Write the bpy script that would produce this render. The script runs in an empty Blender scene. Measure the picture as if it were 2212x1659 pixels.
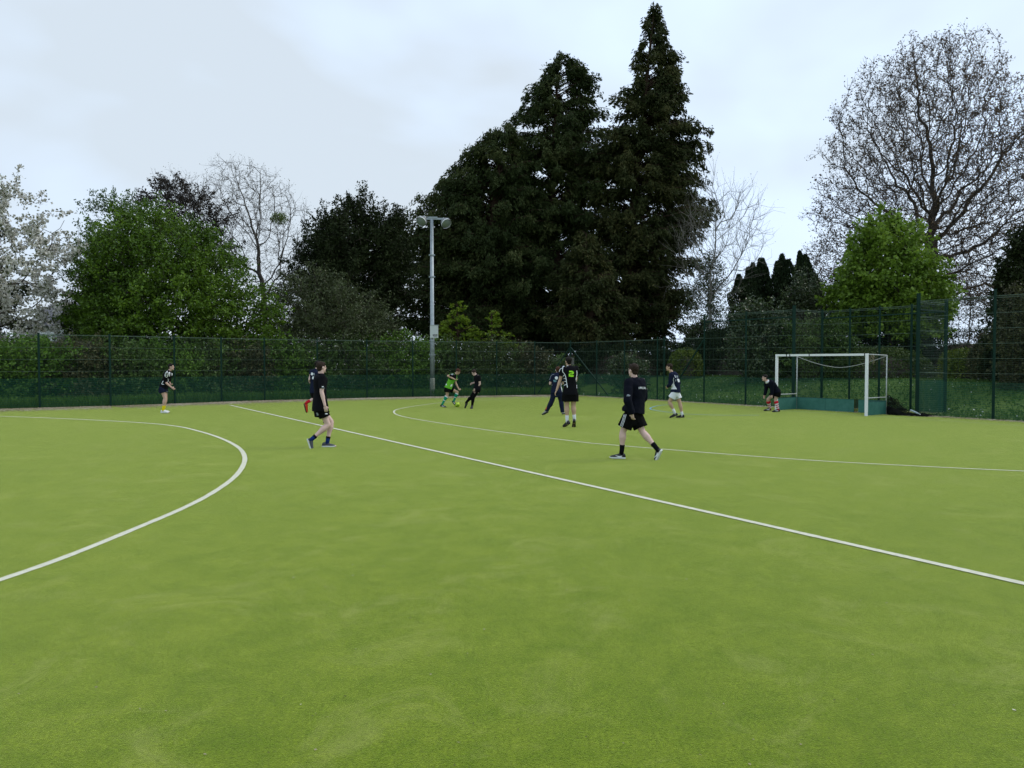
import bpy, math, random
import numpy as np
from mathutils import Vector, noise
from mathutils.bvhtree import BVHTree

random.seed(7)
rng = np.random.default_rng(11)
scene = bpy.context.scene
R = math.radians

# ------------------------------------------------------------------ camera, sky, sun
CAM_H = 1.83
FOC = 1598.0
PITCH = math.atan(46.5 / FOC)
cam_d = bpy.data.cameras.new('camera')
cam_d.sensor_fit = 'HORIZONTAL'; cam_d.sensor_width = 36.0
cam_d.lens = 36.0 * FOC / 2212.0
cam_d.clip_end = 3000; cam_d.clip_start = 0.05
cam = bpy.data.objects.new('camera', cam_d)
scene.collection.objects.link(cam)
cam.location = (0, 0, CAM_H); cam.rotation_euler = (math.pi / 2 - PITCH, 0, 0)
scene.camera = cam

SUN_EL, SUN_AZ = R(48), R(75)          # azimuth clockwise from +Y: sun to the right, a little ahead
world = bpy.data.worlds.new('World'); scene.world = world; world.use_nodes = True
nt = world.node_tree; nt.nodes.clear()
def N(nt, typ, **kw):
    n = nt.nodes.new(typ)
    for k, v in kw.items(): setattr(n, k, v)
    return n
wo = N(nt, 'ShaderNodeOutputWorld'); bg = N(nt, 'ShaderNodeBackground')
sky = N(nt, 'ShaderNodeTexSky', sky_type='NISHITA'); sky.sun_disc = False
sky.sun_elevation = SUN_EL; sky.sun_rotation = SUN_AZ; sky.dust_density = 2.0
tc = N(nt, 'ShaderNodeTexCoord'); mp = N(nt, 'ShaderNodeMapping'); mp.inputs['Scale'].default_value = (1.0, 1.0, 1.7)
mp.inputs['Location'].default_value = (3.3, 0.2, 1.15)
nz = N(nt, 'ShaderNodeTexNoise'); nz.inputs['Scale'].default_value = 1.5; nz.inputs['Detail'].default_value = 4.5; nz.inputs['Roughness'].default_value = 0.5
nz.inputs['Distortion'].default_value = 0.25
cr = N(nt, 'ShaderNodeValToRGB')
cr.color_ramp.elements[0].position = 0.38; cr.color_ramp.elements[0].color = (5.9, 6.7, 7.5, 1)
cr.color_ramp.elements[1].position = 0.66; cr.color_ramp.elements[1].color = (8.0, 9.2, 10.6, 1)
e = cr.color_ramp.elements.new(0.5); e.color = (6.9, 8.3, 10.2, 1)
mx = N(nt, 'ShaderNodeMix', data_type='RGBA'); mx.inputs[0].default_value = 0.94
nt.links.new(tc.outputs['Generated'], mp.inputs['Vector']); nt.links.new(mp.outputs[0], nz.inputs['Vector'])
nt.links.new(nz.outputs['Fac'], cr.inputs[0]); nt.links.new(sky.outputs[0], mx.inputs[6]); nt.links.new(cr.outputs[0], mx.inputs[7])
nt.links.new(mx.outputs[2], bg.inputs[0]); bg.inputs[1].default_value = 0.112
nt.links.new(bg.outputs[0], wo.inputs[0])

sun_d = bpy.data.lights.new('sun', 'SUN'); sun_d.energy = 1.3; sun_d.angle = R(12); sun_d.color = (1.0, 0.96, 0.9)
sun = bpy.data.objects.new('sun', sun_d); scene.collection.objects.link(sun)
sd = Vector((math.sin(SUN_AZ) * math.cos(SUN_EL), math.cos(SUN_AZ) * math.cos(SUN_EL), math.sin(SUN_EL)))
sun.rotation_euler = sd.to_track_quat('Z', 'Y').to_euler(); sun.location = (20, 0, 40)

scene.view_settings.view_transform = 'Standard'; scene.view_settings.look = 'None'
scene.view_settings.gamma = 1.0; scene.view_settings.use_curve_mapping = False
scene.view_settings.exposure = 0.12
scene.render.engine = 'CYCLES'
scene.cycles.max_bounces = 6; scene.cycles.transparent_max_bounces = 8

# ------------------------------------------------------------------ placing helpers
def ray(px, py):
    u, v = (px - 1106) / FOC, (829.5 - py) / FOC
    return np.array([u, math.cos(PITCH) + v * math.sin(PITCH), -math.sin(PITCH) + v * math.cos(PITCH)])
def at(px, py, Y):
    d = ray(px, py); return np.array([0, 0, CAM_H]) + d * (Y / d[1])
def gp(px, py, z=0.0):
    d = ray(px, py); return np.array([0, 0, CAM_H]) + d * ((z - CAM_H) / d[2])

# ------------------------------------------------------------------ object helpers
ROOT = {}
def tag(o, label=None, cat=None, group=None, kind=None):
    if label: o['label'] = label
    if cat: o['category'] = cat
    if group: o['group'] = group
    if kind: o['kind'] = kind
    return o
def thing(name, label, cat, loc, group=None):
    o = bpy.data.objects.new(name, None); scene.collection.objects.link(o)
    o.location = tuple(float(c) for c in loc); o.empty_display_size = 0.2
    ROOT[o.name] = np.array(loc, float)
    return tag(o, label, cat, group)
def npmesh(name, V, F, smooth=False):
    me = bpy.data.meshes.new(name)
    V = np.asarray(V, np.float32)
    if isinstance(F, np.ndarray):
        k = F.shape[1]; nf = F.shape[0]
        me.vertices.add(len(V)); me.vertices.foreach_set('co', V.ravel())
        me.loops.add(nf * k); me.loops.foreach_set('vertex_index', F.astype(np.int32).ravel())
        me.polygons.add(nf); me.polygons.foreach_set('loop_start', np.arange(0, nf * k, k, dtype=np.int32))
        me.update(calc_edges=True); me.validate()
    else:
        me.from_pydata([tuple(v) for v in V.tolist()], [], [tuple(f) for f in F]); me.update()
    if smooth: me.polygons.foreach_set('use_smooth', np.ones(len(me.polygons), bool))
    return me
def part(name, V, F, mat, parent=None, smooth=False, kind=None):
    """mesh given in world coordinates, hung under its thing (or top level)"""
    V = np.asarray(V, float)
    org = np.zeros(3)
    if parent is not None: org = ROOT[parent.name]
    me = npmesh(name, V - org, F, smooth)
    if mat: me.materials.append(mat)
    o = bpy.data.objects.new(name, me); scene.collection.objects.link(o)
    if parent is not None: o.parent = parent
    ROOT[o.name] = org
    if kind: o['kind'] = kind
    return o
class MB:
    """collects primitives for one mesh"""
    def __init__(s): s.V = []; s.F = []; s.n = 0
    def add(s, V, F):
        V = np.asarray(V, float).reshape(-1, 3); s.V.append(V)
        s.F += [tuple(int(i) + s.n for i in f) for f in F]; s.n += len(V); return s
    def box(s, c, sx, sy, sz, ax=None, ay=None, az=None):
        ax = np.array(ax if ax is not None else (1, 0, 0), float); ay = np.array(ay if ay is not None else (0, 1, 0), float); az = np.array(az if az is not None else (0, 0, 1), float)
        c = np.asarray(c, float); v = []
        for k in (-1, 1):
            for (i, j) in ((-1, -1), (1, -1), (1, 1), (-1, 1)):
                v.append(c + ax * i * sx / 2 + ay * j * sy / 2 + az * k * sz / 2)
        return s.add(v, [(3, 2, 1, 0), (4, 5, 6, 7), (0, 1, 5, 4), (1, 2, 6, 5), (2, 3, 7, 6), (3, 0, 4, 7)])
    def bar(s, p0, p1, w, h=None, up=(0, 0, 1)):
        p0 = np.asarray(p0, float); p1 = np.asarray(p1, float); d = p1 - p0; L = np.linalg.norm(d); d = d / L
        up = np.array(up, float)
        if abs(d @ up) > 0.95: up = np.array((1.0, 0, 0))
        x = np.cross(d, up); x /= np.linalg.norm(x); z = np.cross(x, d)
        return s.box((p0 + p1) / 2, w, L, h or w, x, d, z)
    def tube(s, pts, r, n=8, cap=True):
        pts = np.asarray(pts, float); m = len(pts)
        rr = np.full(m, r) if np.isscalar(r) else np.asarray(r, float)
        V = []; prev = None
        for i in range(m):
            d = pts[min(i + 1, m - 1)] - pts[max(i - 1, 0)]; d /= np.linalg.norm(d) + 1e-9
            a = np.cross(d, (0, 0, 1.0)) if abs(d[2]) < 0.95 else np.cross(d, (1.0, 0, 0))
            if prev is not None:
                a = prev - d * (prev @ d)
            a /= np.linalg.norm(a) + 1e-9; prev = a; b = np.cross(d, a)
            for k in range(n):
                t = 2 * math.pi * k / n; V.append(pts[i] + (a * math.cos(t) + b * math.sin(t)) * rr[i])
        F = []
        for i in range(m - 1):
            for k in range(n):
                F.append((i * n + k, i * n + (k + 1) % n, (i + 1) * n + (k + 1) % n, (i + 1) * n + k))
        if cap: F.append(tuple(range(n - 1, -1, -1))); F.append(tuple((m - 1) * n + k for k in range(n)))
        return s.add(V, F)
    def ball(s, c, rad, axes=None, nu=14, nv=9):
        c = np.asarray(c, float); rad = np.array([rad] * 3 if np.isscalar(rad) else rad, float)
        A = np.eye(3) if axes is None else np.array(axes, float)
        V = [c + A[2] * rad[2]]
        for j in range(1, nv):
            p = math.pi * j / nv
            for i in range(nu):
                t = 2 * math.pi * i / nu
                V.append(c + A[0] * rad[0] * math.sin(p) * math.cos(t) + A[1] * rad[1] * math.sin(p) * math.sin(t) + A[2] * rad[2] * math.cos(p))
        V.append(c - A[2] * rad[2]); F = []
        for i in range(nu): F.append((0, 1 + i, 1 + (i + 1) % nu))
        for j in range(nv - 2):
            for i in range(nu):
                a = 1 + j * nu; F.append((a + i, a + nu + i, a + nu + (i + 1) % nu, a + (i + 1) % nu))
        l = 1 + (nv - 2) * nu
        for i in range(nu): F.append((len(V) - 1, l + (i + 1) % nu, l + i))
        return s.add(V, F)
    def loft(s, rings):
        """rings: list of equal-length loops of points, capped"""
        n = len(rings[0]); V = np.concatenate([np.asarray(r, float) for r in rings]); F = []
        for i in range(len(rings) - 1):
            for k in range(n): F.append((i * n + k, i * n + (k + 1) % n, (i + 1) * n + (k + 1) % n, (i + 1) * n + k))
        F.append(tuple(range(n - 1, -1, -1))); F.append(tuple((len(rings) - 1) * n + k for k in range(n)))
        return s.add(V, F)
    def build(s, name, mat, parent=None, smooth=False, kind=None):
        return part(name, np.concatenate(s.V), s.F, mat, parent, smooth, kind)

def tubes_np(P0, P1, R0, R1, n=4):
    """many tapered tubes at once -> V, F(quads)"""
    P0 = np.asarray(P0, float); P1 = np.asarray(P1, float); m = len(P0)
    R0 = np.broadcast_to(np.asarray(R0, float), (m,)); R1 = np.broadcast_to(np.asarray(R1, float), (m,))
    D = P1 - P0; D = D / (np.linalg.norm(D, axis=1, keepdims=True) + 1e-9)
    U = np.where(np.abs(D[:, 2:3]) < 0.9, np.array([[0, 0, 1.0]]), np.array([[1.0, 0, 0]]))
    A = np.cross(D, U); A /= np.linalg.norm(A, axis=1, keepdims=True) + 1e-9; B = np.cross(D, A)
    V = np.zeros((m, 2 * n, 3))
    for k in range(n):
        t = 2 * math.pi * (k + .5) / n; o = A * math.cos(t) + B * math.sin(t)
        V[:, k] = P0 + o * R0[:, None]; V[:, n + k] = P1 + o * R1[:, None]
    base = (np.arange(m) * 2 * n)[:, None]
    F = np.stack([np.concatenate([base + k, base + (k + 1) % n, base + n + (k + 1) % n, base + n + k], 1) for k in range(n)], 1).reshape(-1, 4)
    return V.reshape(-1, 3), F
def leaves_np(C, length, width, dirs=None, spread=1.0):
    """rhombic leaf blades centred at C"""
    m = len(C)
    D = rng.normal(size=(m, 3)) * spread
    if dirs is not None: D = D + dirs
    D /= np.linalg.norm(D, axis=1, keepdims=True) + 1e-9
    S = np.cross(D, rng.normal(size=(m, 3))); S /= np.linalg.norm(S, axis=1, keepdims=True) + 1e-9
    L = (length * rng.uniform(.65, 1.35, m))[:, None]; W = (width * rng.uniform(.65, 1.35, m))[:, None]
    V = np.stack([C - D * L / 2, C + S * W / 2 - D * L * .05, C + D * L / 2, C - S * W / 2 - D * L * .05], 1).reshape(-1, 3)
    return V, np.arange(m * 4).reshape(m, 4)

# ------------------------------------------------------------------ materials
MATS = {}
def mat(name, col, rough=0.6, spec=0.3, metal=0.0, var=0.0, vscale=8.0, bump=0.0, bscale=60.0, sheen=0.0, two=None, trans=0.0, coat=0.0):
    if name in MATS: return MATS[name]
    m = bpy.data.materials.new(name); m.use_nodes = True; t = m.node_tree
    b = t.nodes['Principled BSDF']; out = t.nodes['Material Output']
    b.inputs['Roughness'].default_value = rough; b.inputs['Specular IOR Level'].default_value = spec; b.inputs['Metallic'].default_value = metal
    if sheen: b.inputs['Sheen Weight'].default_value = sheen; b.inputs['Sheen Roughness'].default_value = .5
    if coat: b.inputs['Coat Weight'].default_value = coat
    geo = N(t, 'ShaderNodeNewGeometry')
    b.inputs['Base Color'].default_value = (*col, 1)
    if two is not None or var > 0:
        n1 = N(t, 'ShaderNodeTexNoise'); n1.inputs['Scale'].default_value = vscale; n1.inputs['Detail'].default_value = 5; n1.inputs['Roughness'].default_value = .6
        t.links.new(geo.outputs['Position'], n1.inputs['Vector'])
        c2 = two if two is not None else tuple(min(1, c * (1 + var)) for c in col)
        c1 = col if two is not None else tuple(c * (1 - var) for c in col)
        rp = N(t, 'ShaderNodeValToRGB'); rp.color_ramp.elements[0].position = .35; rp.color_ramp.elements[1].position = .65
        rp.color_ramp.elements[0].color = (*c1, 1); rp.color_ramp.elements[1].color = (*c2, 1)
        t.links.new(n1.outputs['Fac'], rp.inputs[0]); t.links.new(rp.outputs[0], b.inputs['Base Color'])
    if bump > 0:
        n2 = N(t, 'ShaderNodeTexNoise'); n2.inputs['Scale'].default_value = bscale; n2.inputs['Detail'].default_value = 4
        t.links.new(geo.outputs['Position'], n2.inputs['Vector'])
        bp = N(t, 'ShaderNodeBump'); bp.inputs['Strength'].default_value = bump; bp.inputs['Distance'].default_value = .02
        t.links.new(n2.outputs['Fac'], bp.inputs['Height']); t.links.new(bp.outputs[0], b.inputs['Normal'])
    MATS[name] = m; return m
def leafmat(name, c1, c2, c3=None, trans=0.3, rough=.55, patch=0.35, pscale=.6, spec=.25):
    """leaf: colour varies leaf to leaf and clump to clump"""
    m = bpy.data.materials.new(name); m.use_nodes = True; t = m.node_tree
    b = t.nodes['Principled BSDF']; out = t.nodes['Material Output']
    geo = N(t, 'ShaderNodeNewGeometry')
    nn = N(t, 'ShaderNodeTexNoise'); nn.inputs['Scale'].default_value = pscale; nn.inputs['Detail'].default_value = 3
    t.links.new(geo.outputs['Position'], nn.inputs['Vector'])
    ma = N(t, 'ShaderNodeMath', operation='MULTIPLY_ADD'); ma.inputs[1].default_value = 1 - patch
    mb = N(t, 'ShaderNodeMath', operation='MULTIPLY_ADD'); mb.inputs[1].default_value = patch * 3.0; mb.inputs[2].default_value = -patch * 1.0
    t.links.new(nn.outputs['Fac'], mb.inputs[0])
    t.links.new(geo.outputs['Random Per Island'], ma.inputs[0]); t.links.new(mb.outputs[0], ma.inputs[2])
    rp = N(t, 'ShaderNodeValToRGB'); rp.color_ramp.elements[0].position = .05; rp.color_ramp.elements[1].position = .95
    rp.color_ramp.elements[0].color = (*c1, 1); rp.color_ramp.elements[1].color = (*(c3 or c2), 1)
    if c3: e = rp.color_ramp.elements.new(.6); e.color = (*c2, 1)
    t.links.new(ma.outputs[0], rp.inputs[0]); t.links.new(rp.outputs[0], b.inputs['Base Color'])
    b.inputs['Roughness'].default_value = rough; b.inputs['Specular IOR Level'].default_value = spec
    tr = N(t, 'ShaderNodeBsdfTranslucent'); t.links.new(rp.outputs[0], tr.inputs[0])
    ms = N(t, 'ShaderNodeMixShader'); ms.inputs[0].default_value = trans
    t.links.new(b.outputs[0], ms.inputs[1]); t.links.new(tr.outputs[0], ms.inputs[2]); t.links.new(ms.outputs[0], out.inputs[0])
    return m

# artificial turf
def turf_material():
    m = bpy.data.materials.new('artificial_turf'); m.use_nodes = True; t = m.node_tree; b = t.nodes['Principled BSDF']
    geo = N(t, 'ShaderNodeNewGeometry')
    def nzn(scale, det, rough=.6, st=None, dist=0):
        n = N(t, 'ShaderNodeTexNoise'); n.inputs['Scale'].default_value = scale; n.inputs['Detail'].default_value = det; n.inputs['Roughness'].default_value = rough; n.inputs['Distortion'].default_value = dist
        if st:
            mpn = N(t, 'ShaderNodeMapping'); mpn.inputs['Scale'].default_value = st[0]; mpn.inputs['Rotation'].default_value = (0, 0, st[1])
            t.links.new(geo.outputs['Position'], mpn.inputs[0]); t.links.new(mpn.outputs[0], n.inputs['Vector'])
        else: t.links.new(geo.outputs['Position'], n.inputs['Vector'])
        return n
    def ramp(src, p0, c0, p1, c1):
        r = N(t, 'ShaderNodeValToRGB'); r.color_ramp.elements[0].position = p0; r.color_ramp.elements[1].position = p1
        r.color_ramp.elements[0].color = (*c0, 1); r.color_ramp.elements[1].color = (*c1, 1); t.links.new(src, r.inputs[0]); return r
    def mix(f, a, c, mode='MIX'):
        x = N(t, 'ShaderNodeMix', data_type='RGBA'); x.blend_type = mode
        if isinstance(f, float): x.inputs[0].default_value = f
        else: t.links.new(f, x.inputs[0])
        t.links.new(a, x.inputs[6]); t.links.new(c, x.inputs[7]); return x.outputs[2]
    big = ramp(nzn(.45, 5, .6, dist=.6).outputs['Fac'], .3, (.108, .170, .003), .7, (.136, .196, .006))
    streak = ramp(nzn(2.6, 9, .72, None, .5).outputs['Fac'], .36, (.72, .82, .5), .64, (1.26, 1.15, 2.4))
    c = mix(1.0, big.outputs[0], streak.outputs[0], 'MULTIPLY')
    st2 = ramp(nzn(11.0, 7, .75, None, .3).outputs['Fac'], .36, (.78, .84, .70), .64, (1.16, 1.12, 1.3))
    c = mix(1.0, c, st2.outputs[0], 'MULTIPLY')
    fine = ramp(nzn(55, 4, .8).outputs['Fac'], .36, (.45, .50, .36), .64, (1.42, 1.36, 1.6))
    c = mix(1.0, c, fine.outputs[0], 'MULTIPLY')
    fib = ramp(nzn(260, 2, .8).outputs['Fac'], .35, (.7, .74, .65), .65, (1.2, 1.18, 1.25))
    c = mix(1.0, c, fib.outputs[0], 'MULTIPLY')
    tan = N(t, 'ShaderNodeRGB'); tan.outputs[0].default_value = (.30, .31, .09, 1)
    tf = ramp(nzn(1.1, 6, .75, dist=1.0).outputs['Fac'], .52, (0, 0, 0), .70, (.42, .42, .42))
    c = mix(tf.outputs[0], c, tan.outputs[0])
    t.links.new(c, b.inputs['Base Color'])
    b.inputs['Roughness'].default_value = .85; b.inputs['Specular IOR Level'].default_value = .04
    b.inputs['Sheen Weight'].default_value = 1.0; b.inputs['Sheen Roughness'].default_value = .22
    b.inputs['Sheen Tint'].default_value = (.93, 1.0, .28, 1)
    bp = N(t, 'ShaderNodeBump'); bp.inputs['Strength'].default_value = .6; bp.inputs['Distance'].default_value = .012
    t.links.new(nzn(120, 3, .8).outputs['Fac'], bp.inputs['Height']); t.links.new(bp.outputs[0], b.inputs['Normal'])
    return m
M_turf = turf_material()
M_line = mat('line_white', (.57, .56, .43), .9, .1, var=.10, vscale=14)
M_linefaint = mat('line_worn', (.42, .50, .22), .9, .1, var=.12, vscale=9)
M_blue = mat('line_blue', (.16, .34, .48), .9, .1, var=.15, vscale=6)
M_lawn = mat('lawn', (.048, .092, .014), .9, .1, two=(.085, .135, .024), vscale=1.4, bump=.8, bscale=40)
M_fence = mat('fence_green', (.006, .028, .019), .6, .15)
M_wire = mat('wire_green', (.008, .034, .020), .5, .4)
M_lower = mat('lower_wire_green', (.008, .075, .045), .5, .4)
M_rail = mat('twin_wire_green', (.08, .12, .09), .5, .4)
M_galv = mat('galvanised', (.30, .34, .36), .45, .5, .35, var=.12, vscale=6)
M_galvdull = mat('galvanised_base', (.26, .27, .22), .7, .3, var=.15, vscale=8)
M_white = mat('white_paint', (.78, .79, .78), .45, .4, var=.04, vscale=20)
M_whitegrey = mat('worn_white', (.42, .44, .43), .6, .3, var=.15, vscale=20)
M_board = mat('backboard_green', (.032, .135, .105), .65, .3, two=(.05, .17, .135), vscale=5)
M_boardedge = mat('backboard_edge', (.01, .06, .05), .6)
M_black = mat('black_tape', (.012, .012, .013), .6)
M_net = mat('net_black', (.012, .013, .012), .9, .1)
M_rope = mat('cord_grey', (.30, .31, .29), .8)
M_string = mat('string_tan', (.22, .19, .12), .9)
M_glass = mat('lamp_glass', (.22, .25, .23), .12, .6)
M_bark = mat('bark_dark', (.045, .036, .030), .9, .1, two=(.085, .070, .058), vscale=4, bump=.8, bscale=14)
M_barkgrey = mat('bark_grey', (.06, .052, .045), .9, .1, two=(.11, .098, .085), vscale=4, bump=.6, bscale=14)
M_barkpale = mat('bark_pale', (.12, .11, .095), .9, .1, two=(.20, .19, .165), vscale=4)
M_barkred = mat('bark_redbrown', (.032, .020, .014), .9, .1, two=(.06, .038, .026), vscale=3, bump=.8, bscale=10)
M_petal = leafmat('petals', (.20, .16, .08), (.50, .42, .30), (.80, .74, .66), .2)
M_debris = leafmat('debris', (.05, .045, .02), (.12, .12, .03), (.25, .27, .08), .1)
M_wood = mat('weathered_wood', (.16, .15, .13), .9, .1, two=(.24, .225, .20), vscale=9)

# ------------------------------------------------------------------ layout lines
left_px = [(0, 884), (86, 881.5), (239, 877.5), (378, 872.5), (479, 868.6), (572, 865.6), (686, 862.6), (793, 860), (892, 858), (986, 856.4), (1073, 855.0), (1155, 853.8), (1232, 853)]
LP = [gp(*p) for p in left_px]
CORNER = LP[-1].copy()
RD = np.array([.556, -.831, 0]); RD /= np.linalg.norm(RD)
RN = np.array([.831, .556, 0]); RN /= np.linalg.norm(RN)
def on_right(px):
    d = ray(px, 800)[:2]; k = d[0] / d[1]
    t = (k * CORNER[1] - CORNER[0]) / (RD[0] - k * RD[1]); return CORNER + RD * t
ld = LP[1] - LP[2]; ld /= np.linalg.norm(ld)
LEFT_EXT = [LP[1] + ld * 2.5 * k for k in (3, 2, 1)]
LEFTLINE = LEFT_EXT + LP[1:]
def fence_y(px):
    d = ray(px, 800); k = d[0] / d[1]
    for A, B in zip(LEFTLINE[:-1], LEFTLINE[1:]):
        ka, kb = A[0] / A[1], B[0] / B[1]
        if ka <= k <= kb:
            s = (k * A[1] - A[0]) / ((B[0] - A[0]) - k * (B[1] - A[1])); return A[1] + s * (B[1] - A[1])
    return LEFTLINE[0][1] if k < 0 else LEFTLINE[-1][1]
def smooth01(x): x = np.clip(x, 0, 1); return x * x * (3 - 2 * x)
nL = np.array([-.47, .88]); nL /= np.linalg.norm(nL)
def ground_z(x, y):
    dl = (x - LP[1][0]) * nL[0] + (y - LP[1][1]) * nL[1]
    dr = (x - CORNER[0]) * RN[0] + (y - CORNER[1]) * RN[1]
    h = np.maximum(.35 * smooth01((dl - 2.5) / 8), 1.0 * smooth01((dr - 2.3) / 9))
    return -.03 + h + .012 * np.maximum(0, np.maximum(dl, dr) - 14)*0

# ------------------------------------------------------------------ ground
xs = np.concatenate([[-1500, -600, -250, -120], np.arange(-70, 90, 1.0), [120, 250, 600, 1500]])
ys = np.concatenate([[-600, -200, -60], np.arange(-30, 110, 1.0), [130, 170, 260, 500, 1000, 2000]])
X, Yg = np.meshgrid(xs, ys); Z = ground_z(X, Yg)
nzv = np.array([noise.noise(Vector((x * .35, y * .35, 0))) for x, y in zip(X.ravel(), Yg.ravel())]).reshape(X.shape)
out = np.maximum((X - LP[1][0]) * nL[0] + (Yg - LP[1][1]) * nL[1] - 2.5, (X - CORNER[0]) * RN[0] + (Yg - CORNER[1]) * RN[1] - 2.3)
Z = Z + .10 * nzv * smooth01(out / 3)
V = np.stack([X, Yg, Z], -1).reshape(-1, 3); nx = len(xs)
ii, jj = np.meshgrid(np.arange(nx - 1), np.arange(len(ys) - 1)); a = (jj * nx + ii).ravel()
F = np.stack([a, a + 1, a + nx + 1, a + nx], 1)
part('grass_ground', V, F, M_lawn, None, True, 'structure')
# turf sheet with the recess behind the goal
f1, f2 = on_right(1714), on_right(1982)
REC = 1.9
pts = [LEFTLINE[0] + ld * 60] + LEFTLINE + [f1, f1 + RN * REC, f2 + RN * REC, f2, CORNER + RD * 110, np.array([-75, -60, 0.])]
mb = MB(); mb.add([(p[0], p[1], 0.0) for p in pts], [tuple(range(len(pts)))])
to = mb.build('artificial_turf', M_turf, None, False, 'structure')

def catmull(P, k=10):
    P = [np.asarray(p, float) for p in P]; P = [2 * P[0] - P[1]] + P + [2 * P[-1] - P[-2]]; o = []
    for i in range(1, len(P) - 2):
        for j in range(k):
            t = j / k; a, b, c, d = P[i - 1], P[i], P[i + 1], P[i + 2]
            o.append(.5 * ((2 * b) + (-a + c) * t + (2 * a - 5 * b + 4 * c - d) * t * t + (-a + 3 * b - 3 * c + d) * t ** 3))
    o.append(P[-2]); return o
def line(px, w, m, z=.004, curve=True, name='pitch_line'):
    P = [gp(*p) for p in px]
    if curve: P = catmull(P)
    P = np.array(P); D = np.gradient(P, axis=0); D[:, 2] = 0; D /= np.linalg.norm(D, axis=1, keepdims=True)
    if not curve:
        k_ = np.linspace(0, 1, 240); t_ = np.linspace(0, 1, len(P)); P = np.stack([np.interp(k_, t_, P[:, i]) for i in range(3)], 1); D = np.gradient(P, axis=0); D[:, 2] = 0; D /= np.linalg.norm(D, axis=1, keepdims=True)
    S = np.stack([-D[:, 1], D[:, 0], D[:, 2]], 1) * (w / 2 * (1 + rng.uniform(-.07, .07, len(P))))[:, None]
    V = np.concatenate([P + S, P - S]); V[:, 2] = z; n = len(P)
    F = np.array([(i, i + 1, n + i + 1, n + i) for i in range(n - 1)])
    return part(name, V, F, m, None, False, 'structure')
line([(-250, 1334), (0, 1253), (150, 1200), (300, 1139), (400, 1096), (462, 1063), (505, 1032), (525, 1006), (528, 985), (514, 966), (480, 948), (435, 933), (382, 921), (300, 913), (150, 905), (0, 899.5), (-200, 895)], .088, M_line, .004)
line([(497, 875.5), (1106, 1012), (1600, 1123), (2260, 1273)], .095, M_line, .008, False)
line([(1246, 861.5), (1180, 859), (1077, 862.8), (974, 868), (905, 876), (862, 883.5), (851, 889), (857, 895.5), (885, 903), (960, 915.5), (1060, 930), (1239, 953), (1330, 962), (1700, 991), (2000, 1008), (2260, 1020)], .06, M_line, .004)
line([(1246, 861.5), (1504, 876), (1866, 898), (2260, 923.5)], .06, M_linefaint, .008, False)
line([(0, 888), (239, 881.5), (495, 872.5), (700, 866.5), (900, 861.5), (1235, 857)], .05, M_linefaint, .004, True)
line([(1450, 873.5), (1425, 876), (1408, 880), (1405, 883.5), (1416, 886.5), (1440, 890), (1480, 894.5), (1560, 897), (1640, 897)], .055, M_blue, .004)
line([(1484, 904.3), (1493, 904.3)], .05, M_line, .004, False, 'pitch_mark')

# ------------------------------------------------------------------ fences
def wire_panel(A, B, z0, z1, hstep, vstep, r, m, name, parent, sag=0):
    A = np.array([A[0], A[1], 0]); B = np.array([B[0], B[1], 0]); L = np.linalg.norm(B - A); d = (B - A) / L
    P0, P1 = [], []
    for z in np.arange(z0, z1 + 1e-3, hstep): P0.append(A + (0, 0, z)); P1.append(B + (0, 0, z))
    for s in np.arange(vstep / 2, L, vstep): P0.append(A + d * s + (0, 0, z0)); P1.append(A + d * s + (0, 0, z1))
    V, F = tubes_np(np.array(P0), np.array(P1), r, r, 3)
    return part(name, V, F, m, parent)
def fence_run(f, pts, H, lowH=1.2, skip=()):
    for i in range(len(pts) - 1):
        A, B = pts[i], pts[i + 1]
        h = H[i] if isinstance(H, (list, tuple)) else H
        d = (B - A) / np.linalg.norm(B - A); a, b = A + d * .035, B - d * .035
        wire_panel(a, b, lowH + .03, h, .06, .2, .0032, M_wire, 'mesh_panel', f)
        wire_panel(a, b, .03, lowH, .075, .026, .0042, M_lower, 'dense_mesh_panel', f)
        rb = MB()
        for z in np.arange(1.47, h + .02, .485):
            rb.bar(a + (0, 0, z) , b + (0, 0, z), .010, .010)
        rb.bar(a + (0, 0, h), b + (0, 0, h), .014, .014)
        rb.build('twin_wire', M_rail, f)
def post(f, p, h, w=.06):
    mb = MB(); mb.box((p[0], p[1], h / 2), w, w, h); mb.box((p[0], p[1], h + .01), w + .012, w + .012, .02)
    return mb.build('post', M_fence, f)
fl = thing('mesh_fence', 'low green wire mesh fence running along the left and far edge of the pitch', 'fence', (LEFTLINE[3][0], LEFTLINE[3][1], 0))
fence_run(fl, LEFTLINE, 2.95)
for p in LEFTLINE[:-1]: post(fl, p, 3.0)
post(fl, CORNER, 3.05, .08)
lu = LP[-2] - LP[-1]; lu /= np.linalg.norm(lu)
mb = MB(); mb.bar(CORNER + (0, 0, 2.7), CORNER + lu * 1.9 + (0, 0, .1), .045); mb.build('brace', M_fence, fl)

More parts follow.
